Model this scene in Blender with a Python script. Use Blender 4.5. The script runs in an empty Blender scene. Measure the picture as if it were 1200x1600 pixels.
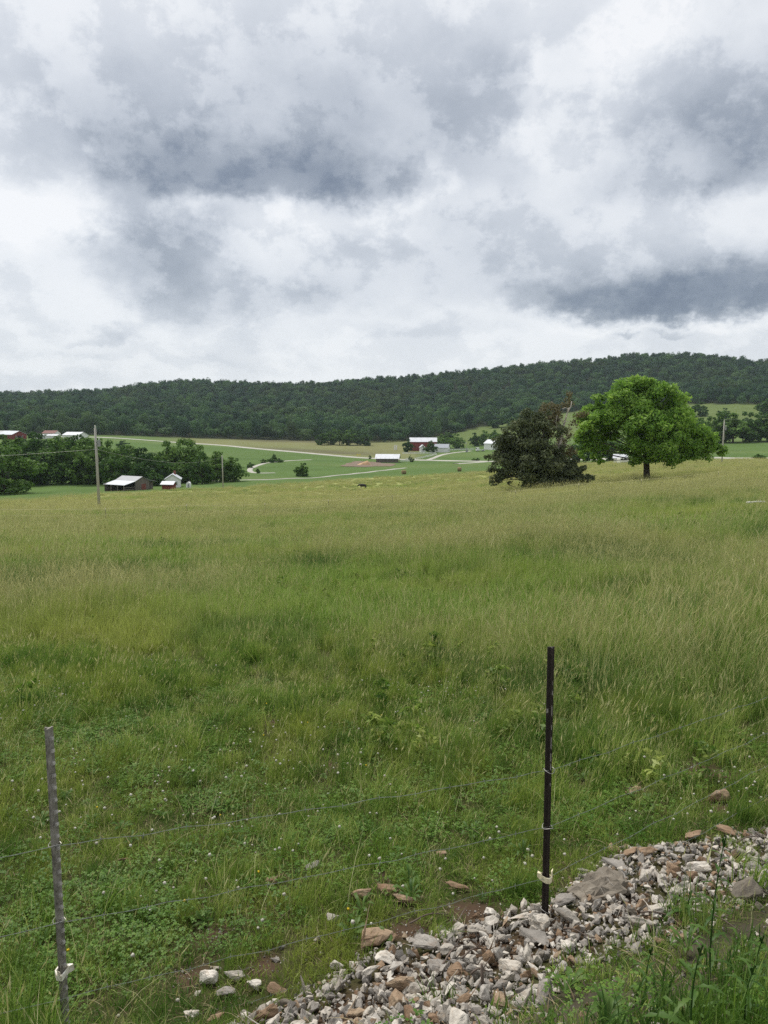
import bpy, bmesh, math, random
import numpy as np
from mathutils import Vector, Matrix

R = math.radians
scene = bpy.context.scene
COL = scene.collection

# ------------------------------------------------------------------ camera, world, sun, exposure
CZ = 26.0                    # camera height above the valley floor datum
PITCH = R(6.7)
FPX = 1200.0                 # focal length in pixels of the 1200x1600 photograph
cam_d = bpy.data.cameras.new('camera')
cam_d.sensor_fit = 'VERTICAL'
cam_d.sensor_height = 36.0
cam_d.lens = 36.0 * FPX / 1600.0
cam_d.clip_start = 0.05
cam_d.clip_end = 9000
cam = bpy.data.objects.new('camera', cam_d)
cam.location = (0, 0, CZ)
cam.rotation_euler = (math.pi / 2 - PITCH, 0, 0)
COL.objects.link(cam)
scene.camera = cam

scene.render.engine = 'CYCLES'
scene.cycles.use_denoising = False
try:
    scene.cycles.denoiser = 'OPENIMAGEDENOISE'
    scene.cycles.denoising_prefilter = 'NONE'
except Exception:
    pass
scene.cycles.max_bounces = 8
scene.cycles.diffuse_bounces = 3
scene.cycles.glossy_bounces = 2
scene.cycles.transmission_bounces = 4
scene.cycles.volume_bounces = 1
scene.cycles.transparent_max_bounces = 8
scene.view_settings.view_transform = 'Standard'
scene.view_settings.look = 'None'
scene.view_settings.gamma = 1
EXPO = 1.25
scene.view_settings.exposure = EXPO
scene.view_settings.use_curve_mapping = False

CT, ST = math.cos(PITCH), math.sin(PITCH)
SUN_EL, SUN_AZ = R(58), R(-35)      # azimuth measured from +Y (view direction) towards +X


def ray(u, v):
    a = (v - 800.0) / FPX
    b = (u - 600.0) / FPX
    return Vector((b, CT - a * ST, -ST - a * CT))


def slope_of_row(v):
    a = (v - 800.0) / FPX
    return (-ST - a * CT) / (CT - a * ST)


class NT:
    """small helper that writes node trees"""
    def __init__(self, tree):
        self.t = tree
        tree.nodes.clear()

    def n(self, kind, ins=None, **props):
        nd = self.t.nodes.new(kind)
        for k, v in props.items():
            setattr(nd, k, v)
        for k, v in (ins or {}).items():
            s = nd.inputs[k]
            if isinstance(v, bpy.types.NodeSocket):
                self.t.links.new(v, s)
            else:
                s.default_value = v
        return nd

    def m(self, op, a, b=None, c=None, clamp=False):
        nd = self.t.nodes.new('ShaderNodeMath')
        nd.operation = op
        nd.use_clamp = clamp
        for i, v in enumerate((a, b, c)):
            if v is None:
                continue
            if isinstance(v, bpy.types.NodeSocket):
                self.t.links.new(v, nd.inputs[i])
            else:
                nd.inputs[i].default_value = v
        return nd.outputs[0]

    def ramp(self, fac, stops, interp='LINEAR'):
        nd = self.t.nodes.new('ShaderNodeValToRGB')
        cr = nd.color_ramp
        cr.interpolation = interp
        while len(cr.elements) > 1:
            cr.elements.remove(cr.elements[-1])
        cr.elements[0].position, cr.elements[0].color = stops[0][0], (*stops[0][1], 1)
        for p, c in stops[1:]:
            e = cr.elements.new(p)
            e.color = (*c, 1)
        self.t.links.new(fac, nd.inputs[0])
        return nd.outputs[0]

    def mix(self, fac, a, b, blend='MIX'):
        nd = self.t.nodes.new('ShaderNodeMix')
        nd.data_type = 'RGBA'
        nd.blend_type = blend
        for idx, v in ((0, fac), (6, a), (7, b)):
            s = nd.inputs[idx]
            if isinstance(v, bpy.types.NodeSocket):
                self.t.links.new(v, s)
            elif idx == 0:
                s.default_value = v
            else:
                s.default_value = (*v, 1) if len(v) == 3 else v
        return nd.outputs[2]

    def noise(self, scale, detail=4, rough=0.55, vec=None, dist=0.0, color=False):
        nd = self.n('ShaderNodeTexNoise', {'Scale': scale, 'Detail': detail, 'Roughness': rough, 'Distortion': dist})
        if vec is not None:
            self.t.links.new(vec, nd.inputs['Vector'])
        return nd.outputs['Color' if color else 'Fac']


def build_world():
    w = bpy.data.worlds.new('World')
    scene.world = w
    w.use_nodes = True
    k = NT(w.node_tree)
    sky = k.n('ShaderNodeTexSky', sky_type='NISHITA', sun_disc=False, sun_elevation=SUN_EL, sun_rotation=SUN_AZ)
    tc = k.n('ShaderNodeTexCoord')
    d = tc.outputs['Generated']
    sp = k.n('ShaderNodeSeparateXYZ', {0: d})
    x, y, z = sp.outputs
    zc = k.m('MAXIMUM', z, 0.0)
    # coordinates that flatten towards the horizon, where a cloud layer is seen edge-on
    sq = k.m('ADD', 1.15, k.m('DIVIDE', 0.16, k.m('ADD', zc, 0.10)))
    flat = k.n('ShaderNodeCombineXYZ', {0: x, 1: y, 2: k.m('MULTIPLY', z, sq)}).outputs[0]
    w1 = k.n('ShaderNodeSeparateColor', {0: k.noise(4.0, 3, 0.5, flat, color=True)})
    w2 = k.n('ShaderNodeSeparateColor', {0: k.noise(13.0, 6, 0.62, flat, color=True)})
    az = k.m('ARCTAN2', x, y)
    el = k.m('ARCSINE', z)

    def warp(v, s1, a1, s2, a2):
        v = k.m('ADD', v, k.m('MULTIPLY', k.m('SUBTRACT', s1, 0.5), a1))
        return k.m('ADD', v, k.m('MULTIPLY', k.m('SUBTRACT', s2, 0.5), a2))
    az = warp(az, w1.outputs[0], 0.24, w2.outputs[0], 0.16)
    el = warp(el, w1.outputs[1], 0.06, w2.outputs[1], 0.085)

    def blob(u, v, ru, up, dn, wgt):
        c = ray(u, v).normalized()
        a0, e0 = math.atan2(c.x, c.y), math.asin(c.z)
        ca = (k.m('DIVIDE', k.m('SUBTRACT', az, a0), ru / FPX * 0.95))
        t = k.m('SUBTRACT', el, e0)
        te = k.m('MAXIMUM', k.m('DIVIDE', t, up / FPX), k.m('DIVIDE', t, -dn / FPX))
        r2 = k.m('ADD', k.m('MULTIPLY', ca, ca), k.m('MULTIPLY', te, te))
        r4 = k.m('POWER', r2, 1.5)
        return k.m('MULTIPLY', k.m('EXPONENT', k.m('MULTIPLY', r4, -1.0)), wgt)

    blobs = [
        (400, 284, 205, 64, 24, 0.46), (400, 190, 250, 120, 90, 0.22), (500, 230, 100, 100, 60, 0.10), (250, 300, 80, 30, 20, 0.16),
        (265, 400, 125, 62, 54, 0.44), (330, 350, 80, 30, 30, 0.10), (450, 470, 140, 40, 30, 0.20), (300, 490, 60, 30, 24, 0.14),
        (1085, 466, 250, 52, 20, 0.54), (1130, 420, 220, 60, 50, 0.22), (860, 470, 90, 30, 18, 0.16), (1195, 245, 100, 150, 40, 0.34), (1060, 265, 130, 110, 36, 0.26),
        (90, 200, 190, 90, 60, 0.17), (740, 230, 100, 120, 60, 0.26), (640, 130, 160, 70, 60, 0.09), (650, 430, 250, 80, 60, 0.17), (900, 350, 160, 80, 60, 0.14), (1000, 150, 100, 60, 40, 0.10),
        (960, 515, 26, 7, 5, 0.34), (1085, 509, 60, 9, 6, 0.30), (180, 527, 50, 12, 8, 0.20), (600, 520, 200, 14, 10, 0.10), (250, 550, 160, 10, 8, 0.10),
        (60, 594, 130, 16, 14, 0.16), (900, 60, 60, 40, 30, 0.10),
        (1900, 250, 300, 150, 80, 0.4), (-700, 250, 300, 150, 80, 0.4),
        (560, 345, 110, 30, 22, -0.16), (60, 325, 110, 36, 40, -0.24), (990, 40, 90, 60, 50, -0.20), (660, 285, 40, 50, 34, -0.16), (830, 180, 30, 70, 60, -0.12),
        (1080, 503, 180, 10, 10, -0.16),
    ]
    tot = None
    for b in blobs:
        g = blob(*b)
        tot = g if tot is None else k.m('ADD', tot, g)
    n1 = k.noise(3.4, 8, 0.60, flat)
    n2 = k.noise(9.0, 8, 0.64, k.n('ShaderNodeVectorMath', {0: flat, 1: (3.1, 1.7, 9.2)}, operation='ADD').outputs[0])
    puff = k.n('ShaderNodeMapRange', {'Value': n2, 'From Min': .46, 'From Max': .56, 'To Min': -.05, 'To Max': .075}, interpolation_type='SMOOTHSTEP').outputs[0]
    det = k.m('ADD', k.m('MULTIPLY', k.m('SUBTRACT', n1, 0.5), 0.48), k.m('MULTIPLY', k.m('SUBTRACT', n2, 0.5), 0.24))
    det = k.m('ADD', det, puff)
    fade = k.m('MULTIPLY_ADD', k.m('MINIMUM', k.m('DIVIDE', zc, 0.20), 1.0), 0.65, 0.35)
    dens = k.m('ADD', k.m('ADD', tot, 0.165), k.m('MULTIPLY', det, fade), clamp=True)
    S = 10.0 / 2 ** EXPO
    cl = k.ramp(dens, [(0.0, (.92, .93, .95)), (0.14, (.82, .845, .88)), (0.30, (.67, .705, .76)), (0.48, (.50, .54, .605)), (0.66, (.345, .385, .45)),
                       (0.84, (.225, .265, .335)), (1.0, (.16, .195, .265))])
    cl = k.n('ShaderNodeVectorMath', {0: cl, 1: (S, S, S)}, operation='MULTIPLY').outputs[0]
    col = k.mix(0.965, sky.outputs[0], cl)
    bg = k.n('ShaderNodeBackground', {'Color': col, 'Strength': 0.1})
    k.n('ShaderNodeOutputWorld', {'Surface': bg.outputs[0]})


build_world()
sun_d = bpy.data.lights.new('sun', 'SUN')
sun_d.energy = 1.5
sun_d.angle = R(25)
sun_d.color = (1, 0.95, 0.88)
sun = bpy.data.objects.new('sun', sun_d)
sd = Vector((math.sin(SUN_AZ) * math.cos(SUN_EL), math.cos(SUN_AZ) * math.cos(SUN_EL), math.sin(SUN_EL)))
sun.rotation_euler = sd.to_track_quat('Z', 'Y').to_euler()
sun.location = (-40, 40, 120)
COL.objects.link(sun)

# ------------------------------------------------------------------ generic helpers
rng = np.random.default_rng(7)
random.seed(7)


def tag(o, label=None, cat=None, group=None, kind=None):
    if label:
        o['label'] = label
    if cat:
        o['category'] = cat
    if group:
        o['group'] = group
    if kind:
        o['kind'] = kind
    return o


def link(o, parent=None):
    COL.objects.link(o)
    if parent is not None:
        o.parent = parent
    return o


def empty(name, loc, rz=0.0):
    o = bpy.data.objects.new(name, None)
    o.empty_display_size = 0.2
    o.location = loc
    o.rotation_euler = (0, 0, rz)
    return link(o)


def np_mesh(name, verts, faces, mats=None, mat_idx=None, smooth=False, attrs=None):
    """mesh from numpy: faces is (n,3) or (n,4), or a list of such arrays"""
    me = bpy.data.meshes.new(name)
    if not isinstance(faces, (list, tuple)):
        faces = [faces]
    faces = [np.asarray(f, dtype=np.int32) for f in faces if len(f)]
    verts = np.asarray(verts, dtype=np.float32)
    me.vertices.add(len(verts))
    me.vertices.foreach_set('co', verts.ravel())
    loops = np.concatenate([f.ravel() for f in faces])
    sizes = np.concatenate([np.full(len(f), f.shape[1], dtype=np.int32) for f in faces])
    starts = np.concatenate([[0], np.cumsum(sizes)[:-1]]).astype(np.int32)
    me.loops.add(len(loops))
    me.loops.foreach_set('vertex_index', loops)
    me.polygons.add(len(sizes))
    me.polygons.foreach_set('loop_start', starts)
    me.polygons.foreach_set('loop_total', sizes)
    for mt in (mats or []):
        me.materials.append(mt)
    if mat_idx is not None:
        me.polygons.foreach_set('material_index', np.asarray(mat_idx, dtype=np.int32))
    if smooth:
        me.polygons.foreach_set('use_smooth', np.ones(len(sizes), dtype=bool))
    for an, (ty, dom, data) in (attrs or {}).items():
        at = me.attributes.new(an, ty, dom)
        at.data.foreach_set({'FLOAT': 'value', 'INT': 'value', 'FLOAT_VECTOR': 'vector', 'FLOAT_COLOR': 'color'}[ty], np.ascontiguousarray(data).ravel())
    me.update(calc_edges=True)
    me.validate()
    return me


class MB:
    """collects boxes, prisms and tubes into ONE mesh object"""
    def __init__(self):
        self.v, self.f = [], []

    def add(self, vs, fs):
        b = len(self.v)
        self.v += [tuple(p) for p in vs]
        self.f += [tuple(b + i for i in f) for f in fs]
        return self

    def box(self, c, s, rz=0.0):
        hx, hy, hz = s[0] / 2, s[1] / 2, s[2] / 2
        cz_, sz_ = math.cos(rz), math.sin(rz)
        vs = []
        for dz in (-hz, hz):
            for dx, dy in ((-hx, -hy), (hx, -hy), (hx, hy), (-hx, hy)):
                vs.append((c[0] + dx * cz_ - dy * sz_, c[1] + dx * sz_ + dy * cz_, c[2] + dz))
        return self.add(vs, [(0, 3, 2, 1), (4, 5, 6, 7), (0, 1, 5, 4), (1, 2, 6, 5), (2, 3, 7, 6), (3, 0, 4, 7)])

    def slab(self, pts, t):
        """polygon thickened downwards by t"""
        n = len(pts)
        vs = list(pts) + [(p[0], p[1], p[2] - t) for p in pts]
        fs = [tuple(range(n)), tuple(range(2 * n - 1, n - 1, -1))] + [(i, i + n, (i + 1) % n + n, (i + 1) % n) for i in range(n)]
        return self.add(vs, fs)

    def prism(self, prof, y0, y1):
        """profile in xz pulled along y"""
        n = len(prof)
        vs = [(x, y0, z) for x, z in prof] + [(x, y1, z) for x, z in prof]
        fs = [tuple(range(n - 1, -1, -1)), tuple(range(n, 2 * n))] + [(i, i + n, (i + 1) % n + n, (i + 1) % n) for i in range(n)]
        fs = [tuple(reversed(f)) for f in fs]
        return self.add(vs, fs)

    def tube(self, pts, rad, sides=6, caps=True):
        pts = [Vector(p) for p in pts]
        n = len(pts)
        if not hasattr(rad, '__len__'):
            rad = [rad] * n
        b = len(self.v)
        up = Vector((0, 0, 1))
        prev = None
        for i, p in enumerate(pts):
            t = (pts[min(i + 1, n - 1)] - pts[max(i - 1, 0)])
            t = t.normalized() if t.length > 1e-9 else Vector((0, 0, 1))
            if prev is None:
                a = t.cross(up if abs(t.z) < 0.9 else Vector((1, 0, 0))).normalized()
            else:
                a = (prev - t * prev.dot(t)).normalized()
            prev = a
            c = t.cross(a)
            for j in range(sides):
                an = 2 * math.pi * j / sides
                q = p + (a * math.cos(an) + c * math.sin(an)) * rad[i]
                self.v.append(tuple(q))
        for i in range(n - 1):
            for j in range(sides):
                k2 = (j + 1) % sides
                self.f.append((b + i * sides + j, b + i * sides + k2, b + (i + 1) * sides + k2, b + (i + 1) * sides + j))
        if caps:
            self.f.append(tuple(b + j for j in range(sides - 1, -1, -1)))
            self.f.append(tuple(b + (n - 1) * sides + j for j in range(sides)))
        return self

    def mesh(self, name, mat, smooth=False):
        me = bpy.data.meshes.new(name)
        me.from_pydata(self.v, [], self.f)
        if mat is not None:
            me.materials.append(mat)
        if smooth:
            me.polygons.foreach_set('use_smooth', np.ones(len(me.polygons), dtype=bool))
        me.update()
        return me

    def build(self, name, mat, parent=None, smooth=False, loc=None):
        o = bpy.data.objects.new(name, self.mesh(name, mat, smooth))
        link(o, parent)
        if loc is not None:
            o.location = loc
        return o


# ------------------------------------------------------------------ materials
MATS = {}


def mat_simple(name, col, rough=0.7, noise_scale=8.0, var=0.25, metal=0.0, spec=0.3, bump=0.0, second=None, mapping=None):
    m = bpy.data.materials.new(name)
    m.use_nodes = True
    k = NT(m.node_tree)
    tc = k.n('ShaderNodeTexCoord')
    v = tc.outputs['Object']
    if mapping:
        v = k.n('ShaderNodeVectorMath', {0: v, 1: mapping}, operation='MULTIPLY').outputs[0]
    n = k.noise(noise_scale, 6, 0.6, v)
    n2 = k.noise(noise_scale * 5.3, 4, 0.6, v)
    a = tuple(c * (1 - var) for c in col)
    b = tuple(min(1, c * (1 + var)) for c in (second or col))
    f = k.m('ADD', k.m('MULTIPLY', n, 0.7), k.m('MULTIPLY', n2, 0.3))
    c = k.ramp(f, [(0.32, a), (0.68, b)])
    p = k.n('ShaderNodeBsdfPrincipled', {'Base Color': c, 'Roughness': rough, 'Metallic': metal, 'Specular IOR Level': spec})
    if bump:
        bp = k.n('ShaderNodeBump', {'Height': f, 'Strength': bump, 'Distance': 0.02})
        k.t.links.new(bp.outputs[0], p.inputs['Normal'])
    k.n('ShaderNodeOutputMaterial', {'Surface': p.outputs[0]})
    MATS[name] = m
    return m


def mat_leaf(name, dark, mid, light, trans=0.3, attr='tint', world_scale=None, world_cols=None, obj_var=0.35, cool=None):
    """leaf or blade material: tint per leaf (attribute), per plant (object random), drift over the land (position noise)"""
    m = bpy.data.materials.new(name)
    m.use_nodes = True
    k = NT(m.node_tree)
    at = k.n('ShaderNodeAttribute', attribute_name=attr)
    oi = k.n('ShaderNodeObjectInfo')
    t = k.m('ADD', at.outputs['Fac'], k.m('MULTIPLY', k.m('SUBTRACT', oi.outputs['Random'], 0.5), obj_var), clamp=True)
    c = k.ramp(t, [(0.0, dark), (0.5, mid), (1.0, light)])
    if world_scale:
        g = k.n('ShaderNodeNewGeometry')
        pn = k.noise(world_scale, 4, 0.6, g.outputs['Position'])
        f = k.m('MULTIPLY', k.m('SUBTRACT', pn, 0.46), 5.0, clamp=True)
        c = k.mix(f, c, k.mix(0.75, c, world_cols), 'MIX')
        if cool:
            pn2 = k.noise(world_scale * 2.3, 5, 0.65, k.n('ShaderNodeVectorMath', {0: g.outputs['Position'], 1: (31.0, 17.0, 5.0)}, operation='ADD').outputs[0])
            f2 = k.m('MULTIPLY', k.m('SUBTRACT', pn2, 0.485), 7.0, clamp=True)
            c = k.mix(k.m('MULTIPLY', f2, .8), c, cool)
    df = k.n('ShaderNodeBsdfDiffuse', {'Color': c})
    tr = k.n('ShaderNodeBsdfTranslucent', {'Color': c})
    mx = k.n('ShaderNodeMixShader', {0: trans, 1: df.outputs[0], 2: tr.outputs[0]})
    gl = k.n('ShaderNodeBsdfGlossy', {'Color': (0.9, 0.9, 0.9, 1), 'Roughness': 0.5})
    mx2 = k.n('ShaderNodeMixShader', {0: 0.015, 1: mx.outputs[0], 2: gl.outputs[0]})
    k.n('ShaderNodeOutputMaterial', {'Surface': mx2.outputs[0]})
    MATS[name] = m
    return m


M_BARK = mat_simple('bark', (.06, .048, .038), 0.9, 3, 0.4, bump=0.4, mapping=(1, 1, .25))
M_BARK_PALE = mat_simple('dead_wood', (.42, .38, .34), 0.9, 4, 0.3, mapping=(1, 1, .3))
M_LEAF_WALNUT = mat_leaf('walnut_leaf', (.085, .185, .026), (.180, .330, .046), (.33, .48, .10), .55, obj_var=0)
M_LEAF_OAK = mat_leaf('oak_leaf', (.026, .072, .012), (.066, .142, .022), (.135, .235, .044), .4, obj_var=.9)
M_LEAF_FOREST = mat_leaf('forest_leaf', (.012, .044, .019), (.034, .090, .032), (.088, .175, .050), .3, obj_var=1.5, world_scale=.010, world_cols=(.070, .105, .030), cool=(.018, .062, .030))
M_LEAF_CEDAR = mat_leaf('cedar_spray', (.054, .070, .034), (.092, .114, .054), (.155, .172, .080), .3, obj_var=0)
M_LEAF_CEDAR_BROWN = mat_leaf('cedar_spray_brown', (.090, .082, .044), (.150, .134, .068), (.21, .185, .092), .35, obj_var=0)
M_LEAF_WEED = mat_leaf('weed_leaf', (.045, .105, .020), (.085, .160, .030), (.14, .22, .05), .4, obj_var=.3)
M_GRASS_TALL = mat_leaf('tall_grass', (.110, .205, .028), (.215, .335, .052), (.40, .49, .16), .5, obj_var=.45, world_scale=.09, world_cols=(.36, .385, .095), cool=(.060, .140, .034))
M_GRASS_HAY = mat_leaf('hay_grass', (.24, .25, .075), (.39, .395, .145), (.54, .53, .23), .5, obj_var=.45, world_scale=.05, world_cols=(.25, .32, .07), cool=(.22, .29, .09))
M_GRASS_SHORT = mat_leaf('short_grass', (.074, .150, .019), (.160, .265, .038), (.39, .45, .125), .5, obj_var=.8, world_scale=.7, world_cols=(.28, .32, .06), cool=(.055, .130, .020))
M_CLOVER = mat_leaf('clover_leaf', (.050, .125, .014), (.100, .205, .026), (.19, .30, .055), .45, obj_var=.5)
M_SEED = mat_leaf('seed_head', (.34, .34, .13), (.50, .49, .22), (.64, .62, .34), .45, obj_var=.4)
M_PETAL_WHITE = mat_leaf('clover_blossom', (.38, .36, .28), (.56, .54, .46), (.70, .68, .60), .25, obj_var=.3)
M_PETAL_YELLOW = mat_leaf('yellow_petal', (.55, .38, .02), (.70, .52, .03), (.80, .62, .05), .2)
M_STRAW = mat_leaf('dry_straw', (.15, .11, .06), (.24, .19, .10), (.34, .28, .16), .2)

M_POST_DARK = mat_simple('dark_brown_steel', (.024, .017, .015), 0.55, 30, 0.5, spec=.4, bump=.15)
M_POST_GREY = mat_simple('worn_galvanised_steel', (.090, .078, .060), 0.6, 14, 0.5, metal=.1, spec=.3, bump=.15, second=(.25, .235, .205))
M_STUD = mat_simple('worn_stud', (.42, .40, .37), 0.45, 60, .25, metal=.3)
M_WIRE = mat_simple('fence_wire', (.22, .24, .21), .5, 40, .25, metal=.3)
M_INSUL = mat_simple('cream_plastic', (.66, .58, .36), .45, 40, .2, second=(.78, .72, .52))
M_INSUL_W = mat_simple('weathered_plastic', (.60, .48, .26), .5, 45, .35, second=(.80, .78, .68))
M_POLE = mat_simple('weathered_pole_wood', (.36, .345, .31), .9, 3, .25, mapping=(4, 4, .3), bump=.2)
M_METAL_ROOF = mat_simple('white_roof_sheet', (.54, .56, .59), .5, .5, .16, spec=.3)
M_METAL_GREY = mat_simple('grey_roof_sheet', (.25, .26, .275), .5, 1.2, .18, spec=.5)
M_WHITE = mat_simple('white_paint', (.74, .74, .72), .6, 3, .08)
M_OLD_WOOD = mat_simple('grey_barn_board', (.155, .135, .115), .9, 2, .35, mapping=(6, 6, .4))
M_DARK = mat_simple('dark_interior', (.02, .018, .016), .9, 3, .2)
M_RED = mat_simple('barn_red', (.18, .030, .027), .7, 2, .2, mapping=(4, 4, .5))
M_RED_DULL = mat_simple('faded_red', (.19, .065, .05), .8, 2, .25)
M_RED_ROOF = mat_simple('brownish_roof', (.20, .10, .085), .85, 2, .2)
M_GREY_ROOF = mat_simple('shingle_roof', (.33, .35, .38), .8, 4, .15)
M_GLASS = mat_simple('window_glass', (.03, .035, .045), .15, 2, .2, spec=.6)
M_COW = mat_simple('black_hide', (.008, .007, .007), .6, 3, .3)
M_HAY = mat_simple('hay_bale', (.22, .165, .08), .95, 6, .35, bump=.5)
M_SAND = mat_simple('sand_heap', (.50, .33, .19), .95, 1.2, .2)
M_DIRT = mat_simple('bare_dirt', (.16, .115, .08), .95, .4, .3)
M_TAPE = mat_simple('fence_tape', (.50, .47, .25), .6, 3, .2)
M_STAKE = mat_simple('stake', (.16, .15, .12), .7, 10, .4)
M_YELLOW = mat_simple('yellow_plastic', (.60, .50, .08), .5, 10, .1)
M_PVC = mat_simple('white_pipe', (.62, .61, .56), .5, 5, .15)
M_TWIG = mat_simple('dry_twig', (.13, .10, .08), .9, 20, .35)


def mat_gravel_road():
    m = bpy.data.materials.new('gravel_road')
    m.use_nodes = True
    k = NT(m.node_tree)
    g = k.n('ShaderNodeNewGeometry')
    n = k.noise(.15, 6, .65, g.outputs['Position'])
    n2 = k.noise(6, 4, .65, g.outputs['Position'])
    c = k.ramp(k.m('ADD', k.m('MULTIPLY', n, .65), k.m('MULTIPLY', n2, .35)), [(.3, (.27, .26, .215)), (.7, (.46, .44, .39))])
    p = k.n('ShaderNodeBsdfPrincipled', {'Base Color': c, 'Roughness': .95})
    k.n('ShaderNodeOutputMaterial', {'Surface': p.outputs[0]})
    return m


M_ROAD = mat_gravel_road()


def mat_rock(name, a, b, c3, stain):
    m = bpy.data.materials.new(name)
    m.use_nodes = True
    k = NT(m.node_tree)
    tc = k.n('ShaderNodeTexCoord')
    oi = k.n('ShaderNodeObjectInfo')
    off = k.n('ShaderNodeVectorMath', {0: tc.outputs['Object'], 1: k.n('ShaderNodeCombineXYZ', {0: k.m('MULTIPLY', oi.outputs['Random'], 40), 1: 3.0, 2: 1.0}).outputs[0]}, operation='ADD').outputs[0]
    n1 = k.noise(1.4, 6, .65, off)
    n2 = k.noise(7, 6, .7, off)
    n3 = k.noise(30, 4, .7, off)
    f = k.m('ADD', k.m('MULTIPLY', n1, .5), k.m('ADD', k.m('MULTIPLY', n2, .32), k.m('MULTIPLY', n3, .18)))
    f = k.m('ADD', f, k.m('MULTIPLY', k.m('SUBTRACT', oi.outputs['Random'], .5), .28))
    col = k.ramp(f, [(.28, a), (.5, b), (.72, c3)])
    st = k.m('MULTIPLY', k.m('SUBTRACT', k.noise(2.3, 5, .7, off, 1.0), .52), 5.0, clamp=True)
    col = k.mix(k.m('MULTIPLY', st, .55), col, stain)
    bp = k.n('ShaderNodeBump', {'Height': k.m('ADD', k.m('MULTIPLY', n2, .6), k.m('MULTIPLY', n3, .4)), 'Strength': .55, 'Distance': .012})
    p = k.n('ShaderNodeBsdfPrincipled', {'Base Color': col, 'Roughness': .9, 'Specular IOR Level': .2, 'Normal': bp.outputs[0]})
    k.n('ShaderNodeOutputMaterial', {'Surface': p.outputs[0]})
    return m


M_ROCK_GREY = mat_rock('grey_limestone', (.15, .138, .122), (.285, .262, .232), (.47, .44, .39), (.20, .135, .085))
M_ROCK_PALE = mat_rock('pale_limestone', (.25, .225, .19), (.46, .42, .36), (.66, .62, .55), (.29, .20, .12))
M_ROCK_TAN = mat_rock('tan_stone', (.15, .100, .062), (.26, .18, .115), (.38, .30, .21), (.18, .075, .040))
M_ROCK_DARK = mat_rock('rough_brown_stone', (.11, .095, .075), (.20, .175, .14), (.33, .30, .25), (.15, .11, .075))

# ------------------------------------------------------------------ terrain
U_COLS = [0, 150, 300, 450, 600, 750, 900, 1050, 1200]
NEAR = {  # metres below the camera
    0.01: [1.58] * 9, 1.0: [1.60] * 9, 1.8: [1.78, 1.78, 1.77, 1.76, 1.75, 1.74, 1.73, 1.72, 1.72],
    2.5: [2.28, 2.27, 2.25, 2.22, 2.18, 2.14, 2.10, 2.08, 2.06], 3.05: [2.70, 2.66, 2.62, 2.57, 2.50, 2.43, 2.36, 2.31, 2.29],
    3.7: [2.84, 2.80, 2.76, 2.71, 2.65, 2.60, 2.54, 2.50, 2.48], 5.1: [2.99, 2.97, 2.95, 2.91, 2.87, 2.83, 2.79, 2.77, 2.76],
    7: [3.14, 3.12, 3.09, 3.06, 3.03, 2.99, 2.95, 2.92, 2.90], 15: [3.8, 3.76, 3.7, 3.64, 3.56, 3.44, 3.3, 3.18, 3.05],
    30: [5.05, 5.0, 4.9, 4.77, 4.6, 4.4, 4.15, 3.95, 3.7], 60: [7.9, 7.75, 7.55, 7.3, 7.0, 6.6, 6.15, 5.6, 5.0],
    90: [10.6, 10.45, 10.2, 9.9, 9.5, 8.8, 7.9, 7.15, 6.3], 150: [15.3, 15.2, 15.0, 14.7, 14.2, 12.9, 10.9, 9.9, 8.6],
}
FAR = {   # row of the photograph at which the ground stands at that distance
    200: [771, 767, 765, 764, 762, 752, 738, 729, 722], 250: [757, 756, 754, 752, 750, 743, 730, 722, 719],
    300: [741, 741, 743, 742, 741, 737, 725, 716, 712], 350: [725, 726, 731, 732, 733, 731, 720, 707, 703],
    450: [703, 704, 713, 715, 719, 719, 707, 692, 686], 550: [690, 689, 697, 702, 706, 706, 693, 677, 666],
    700: [677, 678, 684, 688, 690, 683, 668, 654, 645], 900: [655, 656, 660, 664, 665, 658, 646, 633, 622],
    1100: [640, 638, 637, 641, 639, 631, 618, 607, 602], 1400: [627, 621, 607, 611, 603, 590, 575, 565, 577],
}


def pchip_eval(xk, yk, xq):
    xk, yk = np.asarray(xk, float), np.asarray(yk, float)
    h = np.diff(xk)
    dl = np.diff(yk) / h
    d = np.zeros(len(xk))
    for i in range(1, len(xk) - 1):
        if dl[i - 1] * dl[i] > 0:
            w1, w2 = 2 * h[i] + h[i - 1], h[i] + 2 * h[i - 1]
            d[i] = (w1 + w2) / (w1 / dl[i - 1] + w2 / dl[i])
    d[0], d[-1] = dl[0], dl[-1]
    i = np.clip(np.searchsorted(xk, xq) - 1, 0, len(h) - 1)
    t = np.clip((xq - xk[i]) / h[i], 0, 1)
    h00, h10, h01, h11 = 2 * t**3 - 3 * t**2 + 1, t**3 - 2 * t**2 + t, -2 * t**3 + 3 * t**2, t**3 - t**2
    return h00 * yk[i] + h10 * h[i] * d[i] + h01 * yk[i + 1] + h11 * h[i] * d[i + 1]


def lg(d):
    return np.log(np.asarray(d, float) + 2.0)


DKEYS, DROWS = [], []
for dd in sorted(NEAR):
    DKEYS.append(dd)
    DROWS.append([-v for v in NEAR[dd]])
for dd in sorted(FAR):
    DKEYS.append(dd)
    DROWS.append([dd * slope_of_row(v) for v in FAR[dd]])
top = DROWS[-1]
DKEYS += [1750, 2600]
DROWS += [[v - 12 for v in top], [v - 70 for v in top]]
T = np.array(DROWS)
L0, L1, NL = lg(0.01), lg(2600), 700
lq = np.linspace(L0, L1, NL)
dense = np.stack([pchip_eval(lg(DKEYS), T[:, j], lq) for j in range(9)], 1)
U0, U1, NU = -250.0, 1450.0, 341
uq = np.linspace(U0, U1, NU)
ucols = [-250] + U_COLS + [1450]
TAB = np.stack([pchip_eval(ucols, np.concatenate([[2 * r[0] - r[0], ], r, [r[-1]]]), uq) for r in dense], 0)


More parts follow.
